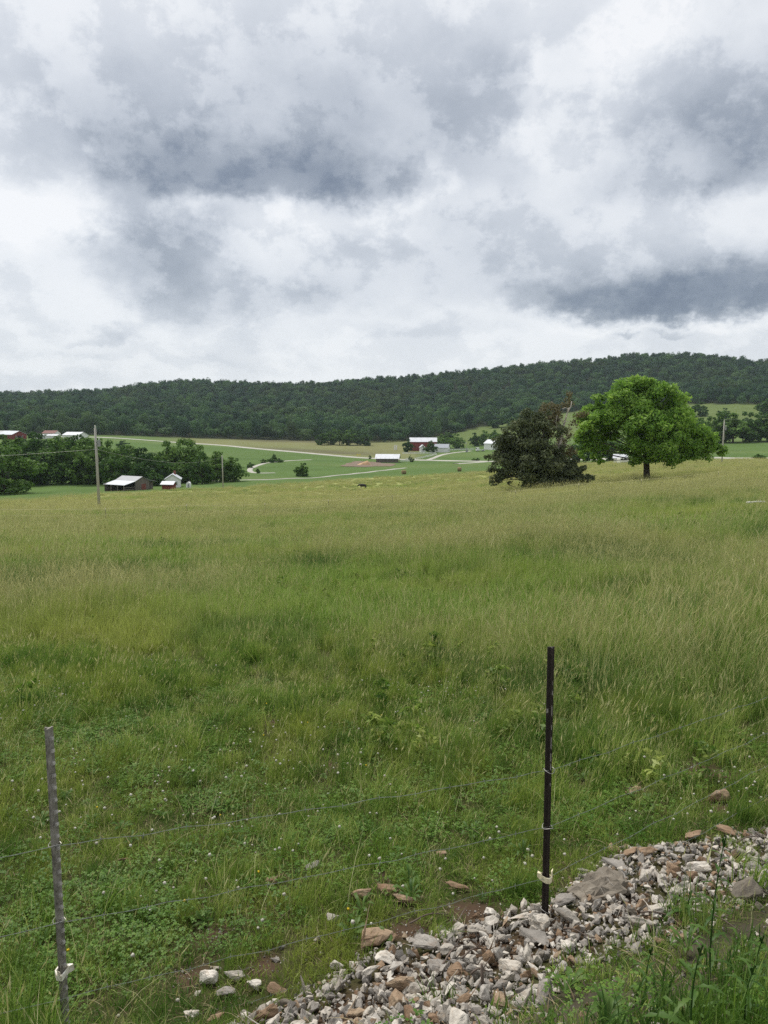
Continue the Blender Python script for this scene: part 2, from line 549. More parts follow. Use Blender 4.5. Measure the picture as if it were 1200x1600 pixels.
def terrain(x, y):
    x, y = np.asarray(x, float), np.asarray(y, float)
    r = np.hypot(x, y)
    lim = math.cos(math.atan(0.70))
    d = np.clip(np.maximum(y, r * lim), 0.02, 2599)
    tb = np.where(y > r * lim, x / np.maximum(y, 1e-3), np.sign(x) * 0.70)
    # close to the camera the bearing must not matter
    wn = np.clip((d - 0.3) / 1.5, 0, 1)
    u = 600 + 1200 * tb * wn
    fi = np.clip((lg(d) - L0) / (L1 - L0) * (NL - 1), 0, NL - 1.001)
    fj = np.clip((u - U0) / (U1 - U0) * (NU - 1), 0, NU - 1.001)
    i, j = fi.astype(int), fj.astype(int)
    a, b = fi - i, fj - j
    z = (TAB[i, j] * (1 - a) + TAB[i + 1, j] * a) * (1 - b) + (TAB[i, j + 1] * (1 - a) + TAB[i + 1, j + 1] * a) * b
    amp = np.clip((d - 6) / 20, 0, 1) * np.clip((420 - d) / 150, 0, 1)
    z = z + amp * 0.09 * (np.sin(x * .37 + 1.3 + np.sin(y * .21)) + np.sin(y * .31 + .7 * np.sin(x * .19 + 2)) + .8 * np.sin(x * .11 - y * .13 + .4))
    z = z + 0.012 * np.sin(x * 5.1 + 2 * np.sin(y * 3.3)) * np.sin(y * 4.7 + 1) * np.clip((d - 1.5), 0, 1)
    return z + CZ


def tz(x, y):
    return float(terrain(x, y))


def P(u, v):
    """where the sight line through (u, v) meets the ground"""
    d = ray(u, v)
    s, step = 0.6, 0.02
    while s < 2500:
        x, y, z = d.x * s, d.y * s, CZ + d.z * s
        if z < tz(x, y):
            break
        s *= 1.01
    lo, hi = s / 1.01, s
    for _ in range(20):
        mid = (lo + hi) / 2
        if CZ + d.z * mid < tz(d.x * mid, d.y * mid):
            hi = mid
        else:
            lo = mid
    return Vector((d.x * hi, d.y * hi, tz(d.x * hi, d.y * hi)))


def at(u, dist, dz=0.0):
    """ground point at a bearing (column u near the horizon) and a distance"""
    x = (u - 600) / 1200.0 * dist
    return Vector((x, dist, tz(x, dist) + dz))


def smooth01(a, b, x):
    t = np.clip((x - a) / (b - a), 0, 1)
    return t * t * (3 - 2 * t)


HAY_EDGE_U = [-200, 0, 130, 240, 380, 470, 600, 760, 900, 1050, 1250, 1500]
HAY_EDGE_D = [125, 136, 172, 190, 208, 238, 272, 300, 290, 272, 246, 240]
ROAD = [(60, 640), (130, 628), (200, 606), (240, 600), (300, 590), (345, 578), (400, 545), (480, 508), (560, 474), (640, 452), (700, 441), (770, 430), (850, 396), (950, 335), (1050, 297), (1150, 278), (1300, 258), (1500, 240)]
FOREST_U = [-300, 0, 150, 300, 450, 600, 680, 750, 830, 900, 1050, 1130, 1200, 1500]
FOREST_D = [655, 665, 668, 690, 692, 694, 725, 815, 880, 930, 920, 840, 800, 760]


def vnoise(x, y, s, seed=0):
    """cheap smooth noise, 0..1"""
    a = np.sin(x * s * 1.0 + 1.7 * np.sin(y * s * .83 + seed) + seed) + np.sin(y * s * 1.13 + 1.9 * np.sin(x * s * .71 + seed * 2.1))
    b = np.sin(x * s * 2.3 + y * s * 1.9 + seed * 3 + 1.3 * np.sin(x * s * 1.7)) * .6
    return np.clip(0.5 + (a + b) * .19, 0, 1)


BARE_PX = [(340, 1458, .09), (410, 1510, .10), (600, 1375, .08), (1100, 1210, .17), (1150, 1215, .13), (735, 1425, .14), (1120, 1262, .12), (300, 1525, .10), (740, 1470, .12), (640, 1455, .12), (1000, 1235, .12), (520, 1200, .10), (420, 1130, .12)]
SOIL = [(P(u, v).x, P(u, v).y, r_) for u, v, r_ in BARE_PX] + [(P(u, v).x, P(u, v).y, .2) for u, v in ((540, 1590), (640, 1540), (760, 1490), (860, 1460), (980, 1420), (1080, 1380), (1180, 1350), (1270, 1330))]


def landcover(x, y):
    r = np.hypot(x, y)
    d = np.maximum(y, r * .82)
    u = 600 + 1200 * np.clip(x / np.maximum(d, .5), -.7, .7)
    soil = np.array([.060, .044, .028])
    turf = np.array([.055, .062, .022])
    mid = np.array([.13, .19, .030])
    hay = np.array([.33, .34, .14])
    green = np.array([.090, .145, .042])
    tan = np.array([.190, .190, .085])
    upland = np.array([.105, .140, .045])
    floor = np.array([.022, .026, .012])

    def mixc(c, k, w):
        return c * (1 - w[..., None]) + k * w[..., None]
    c = np.broadcast_to(soil, x.shape + (3,)).copy()
    n = vnoise(x, y, 2.4, 1.0)
    c = mixc(c, turf, np.clip(.35 + n * .7, 0, 1) * smooth01(2.0, 2.6, d))
    shy = np.interp(x, [-3, -1.2, -.4, .3, .8, 1.5, 2.6, 4], [1.5, 2.2, 2.55, 2.75, 2.98, 3.35, 4.1, 5])
    c = mixc(c, np.array([.070, .060, .044]) * (.8 + .5 * vnoise(x, y, 9, 2))[..., None], (1 - smooth01(-.1, .12, y - shy)) * (d < 7) * .85)
    for bx, by, br in SOIL:
        c = mixc(c, np.array([.078, .052, .034]), 1 - smooth01(br * .6, br * 1.15, np.hypot(x - bx, (y - by) * .8)))
    c = mixc(c, mid, smooth01(9, 22, d))
    c = mixc(c, hay, smooth01(30, 85, d) * (.65 + .35 * vnoise(x, y, .06, 4)))
    he = np.interp(u, HAY_EDGE_U, HAY_EDGE_D) + (vnoise(x, y, .11, 2) - .5) * 8
    c = mixc(c, green * .96, smooth01(-5, 5, d - he))
    # mowing stripes and paler patches in the green pasture
    w2 = smooth01(.45, .75, vnoise(x * .22, y * 1.2 + 3, .07, 8)) * smooth01(2, 12, d - he) * .45
    c = mixc(c, np.array([.070, .118, .034]), w2)
    w = smooth01(.55, .8, vnoise(x * .35 + 7, y * 1.0, .05, 5)) * smooth01(2, 12, d - he) * .5
    c = mixc(c, np.array([.125, .165, .055]), w)
    rd = np.interp(u, [p[0] for p in ROAD], [p[1] for p in ROAD])
    beyond = smooth01(0, 8, d - rd)
    c = mixc(c, tan * .92, beyond * (1 - smooth01(640, 670, u)) * smooth01(225, 330, u) * (.75 + .25 * vnoise(x, y, .03, 9)))
    c = mixc(c, np.array([.085, .075, .050]), beyond * (1 - smooth01(560, 640, u)) * smooth01(330, 420, u) * smooth01(.5, .9, vnoise(x * .3, y, .045, 3)) * .6)
    c = mixc(c, upland, beyond * smooth01(690, 720, u) * smooth01(600, 640, d))
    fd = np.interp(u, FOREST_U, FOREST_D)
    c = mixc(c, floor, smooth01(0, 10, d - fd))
    return c


def build_ground():
    inner = np.arange(-33.0, 33.01, .22)
    outer = np.concatenate([np.arange(36, 180, 4.0), [180]])
    az = np.radians(np.concatenate([-outer[::-1][1:], inner, outer]))
    rr = np.exp(np.linspace(math.log(.35), math.log(2550), 330))
    A, Rr = np.meshgrid(az, rr)
    X, Y = np.sin(A) * Rr, np.cos(A) * Rr
    Z = terrain(X, Y)
    na, nr = len(az), len(rr)
    v = np.stack([X, Y, Z], -1).reshape(-1, 3)
    i = np.arange(nr - 1)[:, None] * na + np.arange(na)[None, :]
    nx = np.arange(nr - 1)[:, None] * na + (np.arange(na)[None, :] + 1) % na
    q = np.stack([i, nx, nx + na, i + na], -1).reshape(-1, 4)
    v = np.vstack([v, [[0, 0, tz(0, 0.02)]]])
    ctr = len(v) - 1
    tri = np.stack([np.full(na, ctr), (np.arange(na) + 1) % na, np.arange(na)], -1)
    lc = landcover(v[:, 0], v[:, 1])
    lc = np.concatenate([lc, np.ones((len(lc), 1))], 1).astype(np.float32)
    m = bpy.data.materials.new('ground')
    m.use_nodes = True
    k = NT(m.node_tree)
    g = k.n('ShaderNodeNewGeometry')
    at_ = k.n('ShaderNodeAttribute', attribute_name='landcover')
    n1 = k.noise(.06, 8, .7, g.outputs['Position'])
    n2 = k.noise(1.3, 6, .7, g.outputs['Position'])
    n3 = k.noise(28, 5, .7, g.outputs['Position'])
    f = k.m('ADD', k.m('MULTIPLY', n1, .45), k.m('ADD', k.m('MULTIPLY', n2, .35), k.m('MULTIPLY', n3, .3)))
    f = k.m('MULTIPLY_ADD', f, 1.5, .18)
    comb = k.n('ShaderNodeCombineXYZ', {0: f, 1: f, 2: f}).outputs[0]
    c = k.mix(1.0, at_.outputs['Color'], comb, 'MULTIPLY')
    bp = k.n('ShaderNodeBump', {'Height': k.m('ADD', n2, n3), 'Strength': .5, 'Distance': .05})
    p = k.n('ShaderNodeBsdfPrincipled', {'Base Color': c, 'Roughness': 1.0, 'Specular IOR Level': .05, 'Normal': bp.outputs[0]})
    k.n('ShaderNodeOutputMaterial', {'Surface': p.outputs[0]})
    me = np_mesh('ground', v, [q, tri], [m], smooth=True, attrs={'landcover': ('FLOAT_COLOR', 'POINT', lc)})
    o = link(bpy.data.objects.new('ground', me))
    tag(o, kind='structure')


build_ground()


def ribbon(name, pts, width, mat, lift=.2, sub=10):
    """road or track draped on the ground"""
    ctrl = np.array([[at(u, d).x, d] for u, d in pts])
    t = np.arange(len(ctrl))
    tq = np.linspace(0, len(ctrl) - 1, (len(ctrl) - 1) * sub + 1)
    px, py = pchip_eval(t, ctrl[:, 0], tq), pchip_eval(t, ctrl[:, 1], tq)
    # soften
    for _ in range(8):
        px[1:-1] = (px[:-2] + px[1:-1] * 2 + px[2:]) / 4
        py[1:-1] = (py[:-2] + py[1:-1] * 2 + py[2:]) / 4
    tx, ty = np.gradient(px), np.gradient(py)
    ln = np.hypot(tx, ty) + 1e-9
    nx, ny = -ty / ln, tx / ln
    wv = width * (1 + .06 * np.sin(np.arange(len(px)) * .9))
    cols = []
    for off, dz in ((-.62, -.35), (-.5, lift), (-.25, lift + .05), (0, lift + .07), (.25, lift + .05), (.5, lift), (.62, -.35)):
        x, y = px + nx * wv * off, py + ny * wv * off
        cols.append(np.stack([x, y, terrain(x, y) + dz], -1))
    v = np.stack(cols, 1)
    n, c = v.shape[:2]
    i = np.arange(n - 1)[:, None] * c + np.arange(c - 1)[None, :]
    q = np.stack([i, i + 1, i + c + 1, i + c], -1).reshape(-1, 4)
    me = np_mesh(name, v.reshape(-1, 3), q, [mat], smooth=True)
    return tag(link(bpy.data.objects.new(name, me)), kind='structure')


ribbon('gravel_road', ROAD, 6.2, M_ROAD, .25)
ribbon('farm_track', [(150, 262), (300, 263), (380, 264), (461, 268), (515, 288), (560, 310), (633, 362)], 2.0, M_ROAD, .10)
ribbon('farm_track', [(712, 405), (735, 415), (763, 431)], 4.0, M_ROAD, .12)
ribbon('loop_track', [(486, 432), (444, 412), (412, 388), (395, 358), (390, 335), (396, 318), (408, 312), (428, 316)], 2.2, M_ROAD, .10)
ribbon('driveway', [(668, 450), (678, 475), (690, 510), (712, 540), (735, 560)], 2.8, M_ROAD, .15)


def patch(name, u, d, rx, ry, mat, lift=.12):
    c = at(u, d)
    n = 28
    vs = [(c.x, c.y, c.z + lift + .05)]
    for i in range(n):
        a = 2 * math.pi * i / n
        k_ = 1 + .18 * math.sin(3 * a + u) + .1 * math.sin(7 * a)
        x, y = c.x + rx * k_ * math.cos(a), c.y + ry * k_ * math.sin(a)
        vs.append((x, y, tz(x, y) + lift))
    b = MB().add(vs, [(0, i + 1, (i + 1) % n + 1) for i in range(n)])
    return tag(b.build(name, mat), kind='structure')


patch('dirt_patch', 574, 398, 13, 30, M_DIRT)

# ------------------------------------------------------------------ trees


def leaf_cards(pos, nrm, size, rg, aspect=1.0, droop=0.0):
    """one folded quad per leaf clump; returns verts, quads, tint-per-vertex"""
    n = len(pos)
    nrm = nrm / (np.linalg.norm(nrm, axis=1, keepdims=True) + 1e-9)
    rnd = rg.normal(size=(n, 3))
    a = np.cross(nrm, rnd)
    a /= np.linalg.norm(a, axis=1, keepdims=True) + 1e-9
    if droop:
        a[:, 2] -= droop
        a /= np.linalg.norm(a, axis=1, keepdims=True) + 1e-9
    b = np.cross(nrm, a)
    s = (size * rg.uniform(.55, 1.35, n))[:, None]
    k = rg.uniform(.75, 1.25, (n, 1))
    v = np.empty((n, 4, 3))
    v[:, 0] = pos - a * s * .5 * aspect
    v[:, 1] = pos - b * s * .36 * k + nrm * s * .12
    v[:, 2] = pos + a * s * .5 * aspect
    v[:, 3] = pos + b * s * .36 * k - nrm * s * .06
    q = np.arange(n * 4).reshape(n, 4)
    return v.reshape(-1, 3), q


def crown_from_blobs(name, blobs, n_leaves, size, mat, rg, sub=9, sub_r=.42, up=.35, aspect=1.0, droop=0.0, keep_low=.55, tv=.17, nn=.5, r0=.55, r1=1.08):
    """blobs: (cx, cy, cz, rx, ry, rz). Each blob carries clumps; leaves sit on the clumps' outer sides."""
    blobs = np.array(blobs, float)
    vol = (blobs[:, 3] * blobs[:, 4] + blobs[:, 3] * blobs[:, 5] + blobs[:, 4] * blobs[:, 5])
    cl = []
    for b, w in zip(blobs, vol / vol.max()):
        k = max(4, int(sub * (.5 + .5 * w)))
        dr = rg.normal(size=(k, 3))
        dr /= np.linalg.norm(dr, axis=1, keepdims=True)
        dr[:, 2] = np.where((dr[:, 2] < -.3) & (rg.random(k) > keep_low), -dr[:, 2], dr[:, 2])
        rad = rg.uniform(.45, .92, (k, 1))
        c = b[:3] + dr * rad * b[3:6]
        rr = b[3:6].mean() * sub_r * rg.uniform(.7, 1.25, k)
        cl += [(c[i], rr[i], dr[i]) for i in range(k)]
    cc = np.array([c[0] for c in cl])
    cr = np.array([c[1] for c in cl])
    pk = cr**2 / (cr**2).sum()
    idx = rg.choice(len(cc), n_leaves, p=pk)
    dr = rg.normal(size=(n_leaves, 3))
    dr[:, 2] += up
    dr /= np.linalg.norm(dr, axis=1, keepdims=True)
    rad = rg.uniform(r0, r1, n_leaves)[:, None]
    pos = cc[idx] + dr * rad * cr[idx][:, None] * np.array([1, 1, .72])
    nrm = dr * .8 + rg.normal(size=(n_leaves, 3)) * nn
    nrm[:, 2] += .25
    v, q = leaf_cards(pos, nrm, np.full(n_leaves, size), rg, aspect, droop)
    tint = np.clip(.5 + rg.normal(size=n_leaves) * tv + (rg.normal(size=len(cc)) * .13)[idx], 0, 1)
    return np_mesh(name, v, q, [mat], attrs={'tint': ('FLOAT', 'POINT', np.repeat(tint, 4).astype(np.float32))})


def limb(b, p0, p1, r0, r1, rg, seg=5, wob=.08, sides=6):
    p0, p1 = Vector(p0), Vector(p1)
    L = (p1 - p0).length
    pts, rad = [], []
    off = Vector(rg.normal(size=3)) * L * wob
    for i in range(seg + 1):
        t = i / seg
        p = p0.lerp(p1, t) + off * math.sin(math.pi * t) + Vector((0, 0, L * .08 * math.sin(math.pi * t)))
        pts.append(p)
        rad.append(r0 + (r1 - r0) * t)
    b.tube(pts, rad, sides)


def round_tree_blobs(h, w, rg, base=.22, n=9):
    """an oak-like crown: lobes packed inside an egg"""
    out = [(0, 0, h * .58, w * .30, w * .30, h * .26)]
    for i in range(n):
        a = 2 * math.pi * (i / n) + rg.uniform(-.35, .35)
        t = rg.uniform(0, 1)
        zz = h * (base + .14 + t * .56)
        env = math.sqrt(max(.05, 1 - ((zz / h - .52) / .52) ** 2))
        rr = w * .5 * env * rg.uniform(.55, .78)
        s = w * rg.uniform(.17, .25)
        out.append((rr * math.cos(a), rr * math.sin(a), zz, s, s, s * h / w * .75))
    out.append((w * rg.uniform(-.08, .08), w * rg.uniform(-.08, .08), h * .86, w * .2, w * .2, h * .13))
    return out


def make_tree_meshes(n, seed, leaves, size, mat, h=10.0, w=10.0, base=.18, trunk_r=.25, lobes=9, sub=9):
    res = []
    for i in range(n):
        rg = np.random.default_rng(seed + i)
        ww = w * rg.uniform(.85, 1.15)
        bl = round_tree_blobs(h, ww, rg, base, lobes + int(rg.integers(-1, 3)))
        cm = crown_from_blobs('crown', bl, leaves, size, mat, rg, sub=sub, nn=.35)
        b = MB()
        b.tube([(0, 0, -.5), (0, 0, h * .15), (.1, 0, h * .38), (.05, .1, h * .62)], [trunk_r * 1.25, trunk_r, trunk_r * .75, trunk_r * .3], 7)
        for q in bl[1:]:
            limb(b, (0, 0, h * rg.uniform(.2, .45)), q[:3], trunk_r * .45, trunk_r * .1, rg, 4, .08, 5)
        res.append((cm, b.mesh('trunk', M_BARK, True)))
    return res


MID_TREES = make_tree_meshes(6, 100, 5200, .60, M_LEAF_OAK, 10, 11.5, -.10, .28, 15, 12)
FAR_TREES = make_tree_meshes(5, 200, 2600, .85, M_LEAF_OAK, 10, 11.5, -.08, .3, 12, 8)
BUSHES = make_tree_meshes(4, 300, 3000, .9, M_LEAF_OAK, 10, 12, -.14, .2, 14, 9)
_used = {}


def place_tree(kind, name, u, d, h, wfac, label, cat='tree', group=None, rz=None):
    lib = {'mid': MID_TREES, 'far': FAR_TREES, 'bush': BUSHES}[kind]
    i = _used.get(kind, 0)
    _used[kind] = i + 1
    cm, tm = lib[i % len(lib)]
    p = at(u, d)
    r = empty(name, p, random.uniform(0, 6.28) if rz is None else rz)
    s = h / 10.0
    r.scale = (s * wfac, s * wfac, s)
    tag(r, label, cat, group)
    link(bpy.data.objects.new('trunk', tm), r)
    c = link(bpy.data.objects.new('crown', cm), r)
    return r


LEFT = 'trees of the belt left of the barn'
for u, d, h, wf, lab in [
    (2, 196, 11.6, 1.25, 'broad bushy tree with low skirts at the left edge of the pasture'),
    (-45, 205, 12.5, 1.2, 'big dark tree behind the bushy tree at the left edge'),
    (34, 246, 14.0, 1.05, 'tall dark tree just right of the bushy edge tree'),
    (62, 252, 14.2, .95, 'dark tree of the belt below the red roofed farm shed'),
    (88, 249, 13.6, 1.0, 'dark tree of the belt standing below the little white house'),
    (114, 256, 14.6, .95, 'tree of the belt below the white barn roof'),
    (138, 250, 13.8, .9, 'dark tree of the belt just left of the tall wooden pole'),
    (163, 254, 14.2, .95, 'tree of the belt just right of the tall wooden pole'),
    (190, 240, 11.6, 1.0, 'lighter green round tree behind the open side of the grey barn'),
    (216, 247, 11.2, .95, 'green tree directly behind the ridge of the grey barn'),
    (236, 238, 9.6, 1.05, 'green tree between the grey barn and the white house'),
    (262, 256, 12.6, .95, 'tall dark tree behind the white house gable'),
    (285, 254, 13.2, 1.0, 'tallest dark tree right of the white house'),
    (303, 258, 11.8, .95, 'dark tree behind the pale green round tree'),
    (315, 240, 9.4, .85, 'pale green round tree between the white tank and the thin far pole'),
    (338, 250, 9.6, 1.0, 'dark round tree left of the thin far pole'),
    (360, 252, 7.6, 1.1, 'low dark tree at the right end of the belt'),
    (10, 315, 14, 1.0, 'tree rising at the back of the belt under the red shed'),
    (55, 320, 14.5, 1.1, 'tree at the back of the belt left of the little white house'),
    (102, 325, 13.5, 1.05, 'tree at the back of the belt right of the little white house'),
    (150, 318, 12.0, 1.0, 'tree at the back of the belt behind the tall wooden pole'),
    (205, 300, 11.0, 1.0, 'tree at the back of the belt above the grey barn'),
]:
    place_tree('mid', 'tree', u, d, h * 1.07, wf, lab, group=LEFT)
place_tree('bush', 'shrub', 241, 226, 4.6, 1.15, 'dark spreading shrub in front of the white house', 'shrub')
place_tree('bush', 'shrub', 193, 488, 4.4, 1.9, 'wide low dark shrub alone on the pasture above the barn', 'shrub')

for u, d, h, wf, lab in [
    (637, 548, 9.0, .95, 'round dark tree in front of the left end of the red barn'),
    (673, 534, 8.6, .95, 'round dark tree in front of the right half of the red barn'),
    (689, 600, 10.5, 1.0, 'round tree right behind the red barn'),
    (712, 590, 11.6, 1.15, 'biggest round tree right of the farmhouse'),
    (699, 640, 10.5, 1.1, 'tree behind the farmhouse trees'),
    (742, 612, 10.5, .9, 'dark tree left of the white truck'),
    (757, 620, 11.5, 1.1, 'dark tree behind the white truck'),
    (772, 640, 10.0, 1.1, 'dark tree left of the cedars near the pale house'),
    (777, 800, 11.5, 1.5, 'round lone tree high on the slope above the truck'),
    (800, 800, 10, 1.4, 'tree on the slope behind the cedar top'),
]:
    place_tree('far', 'tree', u, d, h, wf, lab, group='trees round the red barn farm')
for u, h, lab in [(503, 11.5, 'left end tree of the dark copse in front of the wood'), (517, 12.6, 'second tree of the dark copse from its left end'), (531, 12.2, 'tree left of the middle of the dark copse'),
                  (545, 12.8, 'middle tree of the dark copse, the tallest'), (559, 12.0, 'tree right of the middle of the dark copse'), (572, 10.8, 'right end tree of the dark copse before the wood')]:
    place_tree('far', 'tree', u, 640 + random.uniform(-8, 8), h, 1.0, lab, group='trees of the copse')
for u, d, h, wf, lab in [
    (905, 300, 9.5, 1.1, 'dark tree behind the bare dead branches of the cedar'), (928, 310, 12.0, 1.05, 'dark tree behind the left arm of the walnut tree'), (952, 318, 11.5, 1.05, 'dark tree between the walnut trunk and its left arm'),
    (1085, 415, 15.5, 1.0, 'dark tree right behind the walnut crown'), (1104, 425, 14.5, .9, 'dark tree between the walnut and the right pole'), (1122, 428, 17.0, .85, 'tall dark tree directly behind the right pole'),
    (1143, 420, 16.0, 1.0, 'dark tree just right of the right pole'), (1163, 424, 17.0, .95, 'tall tree of the right hand row in the green field'), (1183, 430, 15.5, 1.0, 'tree second from the right edge in the row behind the green field'),
    (1204, 425, 15.0, 1.0, 'tree at the right edge in the row behind the green field'), (1228, 432, 15.0, 1.0, 'tree beyond the right edge of the row behind the green field'),
    (1030, 690, 13.0, 1.3, 'tree on the clearing above the walnut crown'), (1128, 640, 10.0, 1.0, 'small tree on the upper clearing by the right row'), (1196, 640, 17.0, 1.1, 'tall tree on the upper clearing at the right edge'),
    (1090, 700, 13.0, 1.2, 'tree on the lower edge of the hill wood right of the walnut'),
]:
    place_tree('far', 'tree', u, d, h, wf, lab, group='trees behind the walnut and along the right field')
for u, d, h, wf, lab in [
    (471, 287, 5.0, .98, 'round lone dark green tree on the pale track'),
    (403, 312, 2.0, 1.0, 'small round bush at the bend of the loop track'),
    (391, 352, 2.6, 1.3, 'low bush outside the bend of the loop track'),
    (412, 392, 2.2, 1.7, 'left bush of the thicket along the loop track'), (424, 398, 2.6, 1.6, 'middle bush of the thicket along the loop track'), (429, 404, 4.3, .8, 'taller bush standing in the thicket by the loop track'),
    (437, 400, 2.2, 1.8, 'right bush of the thicket along the loop track'),
    (643.5, 428, 2.6, 1.0, 'small bush right of the white roofed shelter'), (741, 438, 1.8, 1.6, 'left bush on the roadside right of the shelter'), (746, 437, 2.0, 1.3, 'right bush on the roadside near the track junction'),
    (1185, 262, 1.9, 2.2, 'long low bush on the roadside at the right edge'), (578, 462, 2.4, .8, 'small bush on the roadside left of the shelter'),
]:
    place_tree('bush', 'bush', u, d, h, wf, lab, 'bush', 'bushes in the valley')

# small conifer by the shelter
rgx = np.random.default_rng(55)
cone = empty('conifer', at(640.5, 446))
tag(cone, 'small dark conifer by the roadside behind the shelter', 'tree')
cb = [(0, 0, .5 + i * .55, 1.25 - i * .2, 1.25 - i * .2, .5) for i in range(6)]
link(bpy.data.objects.new('crown', crown_from_blobs('crown', cb, 900, .3, M_LEAF_OAK, rgx, sub=7)), cone)
MB().tube([(0, 0, -.3), (0, 0, 2.6)], [.14, .04], 6).build('trunk', M_BARK, cone)


def build_walnut():
    d = 105.0
    k_ = d / 1200.0
    p = at(1011, d)
    r = tag(empty('walnut_tree', p), 'big bright green spreading tree with dark trunk in the hayfield', 'tree')
    rg = np.random.default_rng(21)

    def L(u, v, ru, rv, dy=0.0, ry=None):
        return ((u - 1011) * k_, dy, (748 - v) * k_, ru * k_, (ry if ry else ru) * k_, rv * k_)
    blobs = [L(982, 690, 20, 16, -4), L(1003, 690, 26, 18, -4.5), L(1035, 690, 26, 18, -4), L(985, 668, 26, 20, -4.5), L(1120, 692, 14, 10, .3), L(1128, 706, 9, 6, 0), L(1098, 700, 18, 12, .5), L(908, 705, 11, 9, 0), L(925, 640, 18, 13, .5), L(935, 625, 12, 9, .5), L(985, 713, 15, 9, -2), L(1030, 712, 24, 11, -3), L(1058, 714, 18, 8, -2), L(915, 665, 16, 14, 1.5), L(1090, 712, 18, 8, -.5), L(1112, 682, 12, 10, 0), L(995, 600, 20, 12, 0), L(908, 652, 15, 12, 0), L(915, 700, 13, 10, .3), L(903, 690, 10, 10, .5), L(948, 690, 18, 15, 2.5), L(985, 612, 32, 22, 0), L(1012, 606, 28, 18, 1.5), L(960, 628, 24, 18, -1.5), L(1030, 622, 30, 22, -1), L(1000, 640, 40, 26, 2.5), L(1048, 645, 28, 24, 1.0),
             L(975, 655, 34, 24, -2.5), L(1020, 665, 40, 26, -3), L(1062, 668, 30, 24, 1.5), L(1080, 682, 26, 20, -1), L(1104, 692, 22, 16, .5), L(1120, 702, 12, 9, 0), L(1045, 695, 34, 18, -2.5), L(1010, 702, 30, 16, -3.5),
             L(985, 694, 22, 17, -1.5), L(1075, 703, 26, 12, -1.5), L(960, 680, 20, 18, 2), L(925, 655, 24, 17, -1), L(912, 668, 16, 14, 0), L(940, 668, 22, 18, 1.5), L(920, 688, 20, 18, 0), L(938, 702, 14, 13, .5), L(930, 715, 12, 9, -1), L(955, 640, 16, 14, 1),
             L(1000, 670, 34, 26, 4.5), L(1040, 660, 32, 26, 5), L(960, 660, 26, 22, 4.5), L(1000, 716, 14, 8, -2.5)]
    link(bpy.data.objects.new('crown', crown_from_blobs('crown', blobs, 54000, .33, M_LEAF_WALNUT, rg, sub=14, sub_r=.40, up=.4, aspect=1.6, droop=.35, r0=.4, r1=1.4, nn=.6)), r)
    b = MB()
    b.tube([(.0, 0, -.4), (.02, 0, .4), (-.05, 0, 1.6), (-.15, 0, 2.9), (-.35, .1, 4.2), (-.9, .2, 6.5), (-1.6, .2, 9.5), (-1.8, .3, 12)], [.60, .47, .40, .41, .34, .27, .17, .06], 9)
    for q in blobs:
        base = (-.15 - .02 * q[2], 0, min(max(2.8, q[2] * .55), 8))
        limb(b, base, (q[0] * .85, q[1] * .85, q[2] - .2), .13, .025, rg, 6, .1, 6)
    for _ in range(26):
        q = blobs[int(rg.integers(len(blobs)))]
        limb(b, (q[0] * .7, q[1] * .7, q[2] * .85), (q[0] + rg.uniform(-1.4, 1.4), q[1] + rg.uniform(-1, 1), q[2] + rg.uniform(-1.3, 1)), .06, .015, rg, 4, .1, 4)
    b.build('trunk', M_BARK, r, True)


build_walnut()


